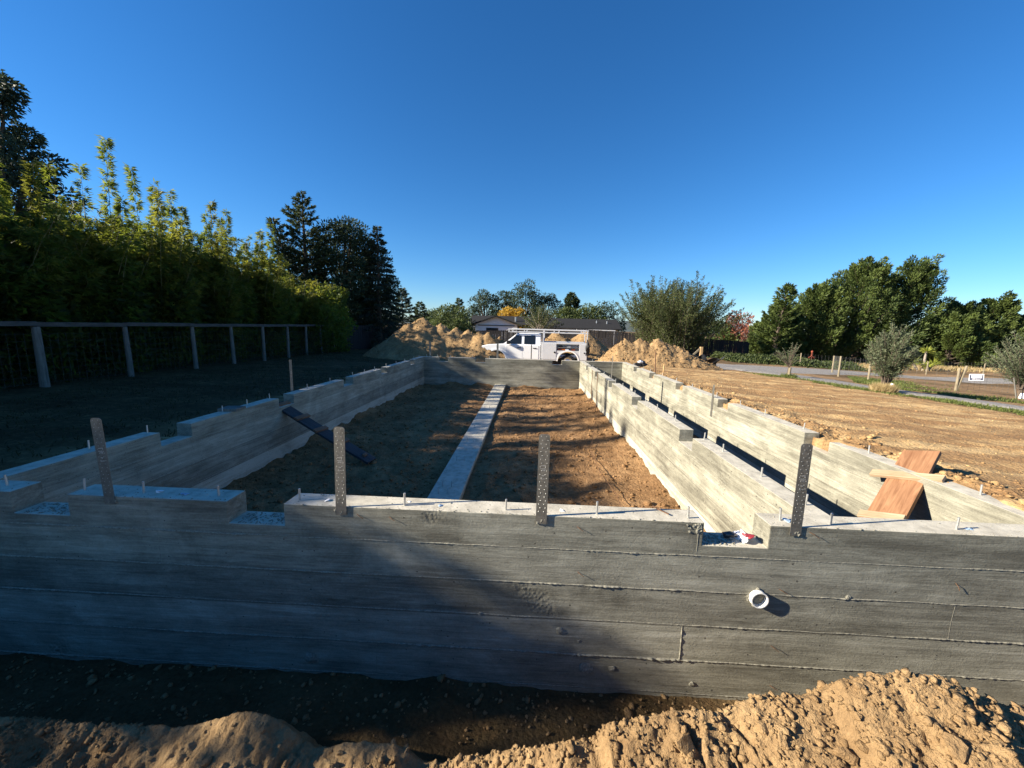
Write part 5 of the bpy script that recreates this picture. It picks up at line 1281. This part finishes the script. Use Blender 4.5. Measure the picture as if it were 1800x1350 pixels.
# ------------------------------------------------------------------ white service truck (local +x is the nose)
def truck(loc, heading):
    e = empty('service_truck', loc, heading)
    W = 0.98
    body = MB()
    def arch(cx, r, n=9): return [(cx + r * math.cos(a), 0.42 + r * math.sin(a)) for a in np.linspace(math.pi, 0, n)]
    # front end and cab, side profile from nose to rear of cab
    fr = 1.75
    prof = [(-0.74, 0.40)] + [(fr - 0.52, 0.40)] + arch(fr, 0.52, 11)[1:-1] + [(fr + 0.52, 0.40), (fr + 0.80, 0.46), (fr + 0.90, 0.62), (fr + 0.90, 1.02), (fr + 0.84, 1.16), (fr + 0.50, 1.245), (1.42, 1.30), (1.20, 1.28), (-0.74, 1.28)]
    body.prism([(x, z) for x, z in prof], -W, W)
    body.build('cab_body', M['truck'], e, bevel=0.035)
    # greenhouse
    gh = MB(); b = [(0.98, 1.27), (-0.35, 1.27)]; tp = [(0.30, 1.885), (0.12, 1.915), (-0.15, 1.92), (-0.33, 1.89)]
    yb, yt = 0.955, 0.80
    V = [(1.42, -yb, 1.26), (-0.74, -yb, 1.26), (-0.74, yb, 1.26), (1.42, yb, 1.26), (0.66, -yt, 1.87), (-0.70, -yt, 1.87), (-0.70, yt, 1.87), (0.66, yt, 1.87), (0.54, -yt * 0.9, 1.92), (-0.60, -yt * 0.9, 1.92), (-0.60, yt * 0.9, 1.92), (0.54, yt * 0.9, 1.92)]
    gh.add(V, [(0, 1, 5, 4), (1, 2, 6, 5), (2, 3, 7, 6), (3, 0, 4, 7), (4, 5, 9, 8), (5, 6, 10, 9), (6, 7, 11, 10), (7, 4, 8, 11), (8, 9, 10, 11)])
    gh.build('cab_roof', M['truck'], e, bevel=0.02)
    def side_pt(x, z, s, off=0.012):
        t = (z - 1.26) / 0.61; return (x, s * (yb + (yt - yb) * t + off), z)
    for s in (-1, 1):
        MB().add([side_pt(1.20, 1.32, s), side_pt(0.36, 1.32, s), side_pt(0.36, 1.80, s), side_pt(0.66, 1.80, s)], [(0, 1, 2, 3)]).build('side_window', M['glass'], e)
        MB().add([side_pt(0.20, 1.32, s), side_pt(-0.42, 1.32, s), side_pt(-0.42, 1.80, s), side_pt(0.20, 1.80, s)], [(0, 1, 2, 3)]).build('side_window', M['glass'], e)
        d = MB().box(0.28, 1.22, s * (W + 0.008) - 0.006, s * (W + 0.008) + 0.006, 0.50, 1.25).build('door', M['truck'], e, bevel=0.004)
        MB().box(0.36, 0.58, s * (W + 0.03) - 0.012, s * (W + 0.03) + 0.012, 1.09, 1.125).build('handle', M['black'], d)
        d = MB().box(-0.62, 0.265, s * (W + 0.008) - 0.006, s * (W + 0.008) + 0.006, 0.50, 1.25).build('door', M['truck'], e, bevel=0.004)
        MB().box(-0.50, -0.30, s * (W + 0.03) - 0.012, s * (W + 0.03) + 0.012, 1.09, 1.125).build('handle', M['black'], d)
        MB().box(1.00, 1.16, s * (W + 0.13) - 0.11, s * (W + 0.13) + 0.11, 1.30, 1.50).build('mirror', M['black'], e, bevel=0.02)
        MB().box(fr + 0.67, fr + 0.907, s * 0.93 - 0.06, s * 0.93 + 0.06, 0.84, 1.08).build('headlight', M['lamp'], e, bevel=0.02)
        MB().box(fr + 0.69, fr + 0.902, s * 0.945 - 0.05, s * 0.945 + 0.05, 0.76, 0.835).build('turn_signal', M['amber'], e)
        MB().prism([(fr + 0.60 * math.cos(a), 0.42 + 0.60 * math.sin(a)) for a in np.linspace(math.pi * 0.98, 0.02 * math.pi, 13)] + [(fr + 0.52 * math.cos(a), 0.42 + 0.52 * math.sin(a)) for a in np.linspace(0.02 * math.pi, math.pi * 0.98, 13)], s * W - 0.03, s * W + 0.03).build('wheel_arch', M['truck'], e)
    def ws(x, y): return (x, y, 1.29 + (0.965 - x) / 0.70 * 0.57)
    MB().add([(1.40, -0.86, 1.30), (1.40, 0.86, 1.30), (0.70, 0.74, 1.86), (0.70, -0.74, 1.86)], [(0, 1, 2, 3)]).build('windshield', M['glass'], e)
    MB().box(fr + 0.74, fr + 1.04, -0.96, 0.96, 0.46, 0.66).build('bumper', M['steel'], e, bevel=0.03)
    MB().box(fr + 0.85, fr + 0.912, -0.70, 0.70, 0.70, 1.06).build('grille', M['black'], e, bevel=0.01)
    MB().box(-3.2, 2.1, -0.42, 0.42, 0.34, 0.46).build('chassis', M['black'], e)
    # wheels
    def wheel(x, s):
        w = empty('wheel', (x, s * 0.84, 0.40)); w.parent = e
        R0, R1, hw = 0.395, 0.25, 0.125
        t = MB(); n = 28
        ring = [(-hw, R1), (-hw * 1.0, R0 - 0.03), (-hw * 0.75, R0), (hw * 0.75, R0), (hw, R0 - 0.03), (hw, R1)]
        vs = [(rr_ * math.cos(2 * math.pi * i / n), yy, rr_ * math.sin(2 * math.pi * i / n)) for yy, rr_ in ring for i in range(n)]
        t.add(vs, [(k * n + i, k * n + (i + 1) % n, (k + 1) * n + (i + 1) % n, (k + 1) * n + i) for k in range(5) for i in range(n)])
        t.build('tyre', M['rubber'], w, True)
        rm = MB(); vs = []
        for yy, rr_ in ((s * 0.10, 0.252), (s * 0.055, 0.22), (s * 0.075, 0.10), (s * 0.11, 0.06), (s * 0.11, 0.002)):
            vs += [(rr_ * math.cos(2 * math.pi * i / n), yy, rr_ * math.sin(2 * math.pi * i / n)) for i in range(n)]
        rm.add(vs, [(k * n + i, k * n + (i + 1) % n, (k + 1) * n + (i + 1) % n, (k + 1) * n + i) for k in range(4) for i in range(n)])
        rm.build('rim', M['steel'], w, True)
    rx = -2.26
    for s in (-1, 1):
        wheel(fr, s); wheel(rx, s)
    # service body
    sb0, sb1, zt, zb = -0.80, -3.30, 1.46, 0.46
    for s in (-1, 1):
        P = [(sb0, zb), (sb0, zt), (sb1, zt), (sb1, zb)]
        y0, y1 = (s * 0.62, s * 1.03) if s > 0 else (s * 1.03, s * 0.62)
        sbm = MB()
        # front cabinet, rear cabinet, lower wheel panel with an arch, open upper compartment
        sbm.box(-1.62, sb0, y0, y1, zb, zt)
        sbm.box(sb1, -2.86, y0, y1, zb, zt)
        ar = [(rx + 0.56 * math.cos(a), 0.42 + 0.56 * math.sin(a)) for a in np.linspace(math.pi, 0, 13)]
        sbm.prism([(-2.86, 0.44)] + ar + [(-1.63, 0.44), (-1.63, 1.02), (-2.86, 1.02)], y0, y1)
        sbm.box(-2.86, -1.62, y0, y1, 1.38, zt)
        sbm.box(-2.86, -1.62, s * 0.66 - 0.02, s * 0.66 + 0.02, 1.02, 1.38)
        sbm.build('service_body', M['bodydimmed'], e)
        c = MB().box(-1.60, sb0 - 0.03, s * 1.038 - 0.008, s * 1.038 + 0.008, 0.52, 1.40).build('cabinet_door', M['bodydimmed'], e, bevel=0.006)
        MB().tube([(-1.52, s * 1.04, 0.92), (-1.52, s * 1.075, 0.92)], 0.05, 10).build('latch', M['black'], c)
        c = MB().box(sb1 + 0.02, -2.885, s * 1.038 - 0.008, s * 1.038 + 0.008, 0.52, 1.40).build('cabinet_door', M['bodydimmed'], e, bevel=0.006)
        MB().tube([(-3.15, s * 1.04, 0.92), (-3.15, s * 1.075, 0.92)], 0.04, 10).build('latch', M['black'], c)
        MB().box(-2.84, -1.64, s * 0.85 - 0.16, s * 0.85 + 0.16, 1.185, 1.20).build('shelf', M['steel'], e)
        for k, (xx, zz, mm) in enumerate(((-1.80, 1.05, 'rustred'), (-2.0, 1.06, 'amber'), (-2.2, 1.05, 'trash'), (-2.55, 1.06, 'rustred'), (-1.85, 1.22, 'black'), (-2.3, 1.22, 'steel'))):
            MB().box(xx - 0.10, xx + 0.10, s * 0.85 - 0.10, s * 0.85 + 0.10, zz - 0.02, zz + 0.07).build('tool_box', M[mm], e, bevel=0.01)
        MB().prism([(rx + 0.63 * math.cos(a), 0.42 + 0.63 * math.sin(a)) for a in np.linspace(math.pi * 0.99, 0.01 * math.pi, 15)] + [(rx + 0.56 * math.cos(a), 0.42 + 0.56 * math.sin(a)) for a in np.linspace(0.01 * math.pi, math.pi * 0.99, 15)], s * 1.03 - 0.03, s * 1.03 + 0.03).build('fender_flare', M['truck'], e)
    MB().box(sb1, sb0, -0.63, 0.63, 0.60, 0.68).build('bed_floor', M['bodydimmed'], e)
    MB().box(sb1 - 0.03, sb1, -0.63, 0.63, 0.62, 1.10).build('tailgate', M['bodydimmed'], e)
    MB().box(sb1 - 0.22, sb1 - 0.03, -1.0, 1.0, 0.44, 0.58).build('rear_bumper', M['black'], e)
    # ladder rack
    for s in (-1, 1):
        MB().box(-3.34, 1.10, s * 0.95 - 0.03, s * 0.95 + 0.03, 2.10, 2.165).build('rack_rail', M['bodydimmed'], e, bevel=0.01)
        MB().box(-3.34, 1.10, s * 0.95 - 0.02, s * 0.95 + 0.02, 1.96, 2.005).build('rack_rail', M['bodydimmed'], e)
        for xx, z0 in ((1.06, 1.965), (0.20, 1.965), (-0.86, 1.46), (-1.45, 1.965), (-1.72, 1.965), (-3.05, 1.965), (-3.27, 1.30)):
            MB().box(xx - 0.028, xx + 0.028, s * 0.95 - 0.028, s * 0.95 + 0.028, z0, 2.10).build('rack_post', M['bodydimmed'], e)
        MB().box(-0.795, -0.745, s * 0.99 - 0.03, s * 0.99 + 0.03, 0.55, 1.47).build('rack_post', M['bodydimmed'], e)
    for xx in (1.05, -0.86, -1.9, -3.3):
        MB().box(xx - 0.025, xx + 0.025, -0.92, 0.92, 2.105, 2.15).build('rack_crossbar', M['bodydimmed'], e)
    return tag(e, 'white crew pickup with service body, open side bin and ladder rack', 'truck')
TX, TY = 0.0, 22.6
tr_z = GL(TX, TY) - 0.02
truck((TX, TY, tr_z), R_(180 - 4))
o = crumple('coiled_hose', 3.28, 21.4, tr_z + 1.10, 0.24, M['black'], 'black coat and hose hung over the rear corner of the truck', 'hose', 450, 1.1)
o.scale = (0.8, 0.6, 1.3)

# ------------------------------------------------------------------ house behind
def house():
    e = empty('ranch_house', (0, 0, -1.3)); zo = 1.3
    def zz(z): return z + zo
    # long wing
    MB().box(1.2, 13.6, 60.6, 67.5, 0, zz(1.35)).build('wall', M['whitewall'], e)
    rf = MB(); x0, x1 = 0.6, 14.1
    rf.add([(x0, 59.8, zz(1.28)), (x1, 59.8, zz(1.28)), (x1, 64, zz(2.78)), (x0, 64, zz(2.78)), (x0, 68.3, zz(1.28)), (x1, 68.3, zz(1.28)),
            (x0, 59.8, zz(1.12)), (x1, 59.8, zz(1.12)), (x1, 68.3, zz(1.12)), (x0, 68.3, zz(1.12))],
           [(0, 1, 2, 3), (3, 2, 5, 4), (6, 9, 8, 7), (0, 6, 7, 1), (4, 5, 8, 9), (0, 3, 4, 9, 6), (1, 7, 8, 5, 2)])
    r1 = rf.build('roof', M['shingle'], e)
    for k, (vx, vy, vz) in enumerate(((10.6, 62.2, 2.15), (12.2, 62.0, 2.1))):
        MB().tube([(vx, vy, zz(vz) - 0.1), (vx, vy, zz(vz) + 0.35)], 0.08, 8).build('vent_pipe', M['steel'], r1)
    # patio cover on the right
    pc = MB().box(7.2, 12.6, 57.4, 60.55, zz(0.98), zz(1.10)).build('patio_cover', M['whitewall'], e)
    for px in (7.4, 9.9, 12.4): MB().box(px - 0.07, px + 0.07, 57.45, 57.59, 0, zz(0.98)).build('post', M['whitewall'], pc)
    for (wx0, wx1) in ((2.0, 3.4), (4.6, 6.4), (8.0, 9.6), (10.6, 12.0)):
        w = MB().box(wx0, wx1, 60.55, 60.60, zz(-0.1), zz(1.0)).build('window', M['winglass'], e)
        MB().box(wx0 - 0.08, wx1 + 0.08, 60.565, 60.598, zz(-0.2), zz(-0.1)).build('sill', M['whitewall'], w)
    # gabled wing
    gw = MB(); pk = (-4.9, 2.82); el = (-8.3, 1.62); er = (-1.5, 1.62)
    gw.prism([(-8.0, 0), (-1.8, 0), (-1.8, zz(1.68)), (pk[0], zz(2.70)), (-8.0, zz(1.68))], 57.6, 66)
    gw.build('gable_wall', M['whitewall'], e)
    gr = MB()
    for (ex, ez) in (el, er):
        a = 1 if ex > pk[0] else -1
        sx = ex + 0.45 * a; sz = ez - 0.15
        gr.add([(pk[0], 57.0, zz(pk[1])), (sx, 57.0, zz(sz)), (sx, 67, zz(sz)), (pk[0], 67, zz(pk[1])), (pk[0], 57.0, zz(pk[1]) - 0.2), (sx, 57.0, zz(sz) - 0.2), (sx, 67, zz(sz) - 0.2), (pk[0], 67, zz(pk[1]) - 0.2)],
               [(0, 1, 2, 3), (7, 6, 5, 4), (0, 4, 5, 1), (1, 5, 6, 2), (2, 6, 7, 3)])
    r2 = gr.build('gable_roof', M['shingle'], e)
    MB().box(-7.6, -2.2, 57.52, 57.6, zz(1.30), zz(1.42)).build('trim_band', M['black'], e)
    w = MB().box(-6.4, -4.6, 57.55, 57.60, zz(0.1), zz(1.0)).build('window', M['winglass'], e)
    MB().box(-6.5, -4.5, 57.54, 57.598, zz(0.0), zz(0.1)).build('sill', M['whitewall'], w)
    # cross roof behind the gable
    cr = MB(); x0, x1 = -9.6, 0.7
    cr.add([(x0, 60.5, zz(1.55)), (x1, 60.5, zz(1.55)), (x1, 64.5, zz(2.95)), (x0, 64.5, zz(2.95)), (x0, 68.5, zz(1.55)), (x1, 68.5, zz(1.55))], [(0, 1, 2, 3), (3, 2, 5, 4), (0, 3, 4), (1, 5, 2), (0, 4, 5, 1)])
    cr.build('roof', M['shingle'], e)
    MB().box(-9.2, -8.02, 61, 68, 0, zz(1.54)).build('wall', M['whitewall'], e)
    MB().tube([(-2.2, 62, zz(1.9)), (-2.2, 62, zz(2.75))], 0.14, 8).build('chimney_pipe', M['steel'], e)
    return tag(e, 'low white ranch house with black roofs and a front gable', 'house')
house()

# far hills
def hills():
    a = np.linspace(math.radians(20), math.radians(160), 120); V = []
    for k, (d, zf) in enumerate(((500, 0.0), (650, 0.6), (800, 1.0), (1000, 0.8), (1300, 0.0))):
        h = 4 + 26 * np.clip(vn(a * 9, a * 0 + 1.0, 7), 0, 1) * (0.5 + 0.5 * vn(a * 25, a * 0 + 4, 8))
        V.append(np.stack([d * np.cos(a), d * np.sin(a), -4 + h * zf], -1))
    V = np.array(V); m, n, _ = V.shape; ii = np.arange(m * n).reshape(m, n)
    F = np.stack([ii[:-1, :-1], ii[:-1, 1:], ii[1:, 1:], ii[1:, :-1]], -1).reshape(-1, 4)
    tag(mobj('hills', raw_mesh('hills', V.reshape(-1, 3), F, M['hill'], True)), kind='structure')
hills()
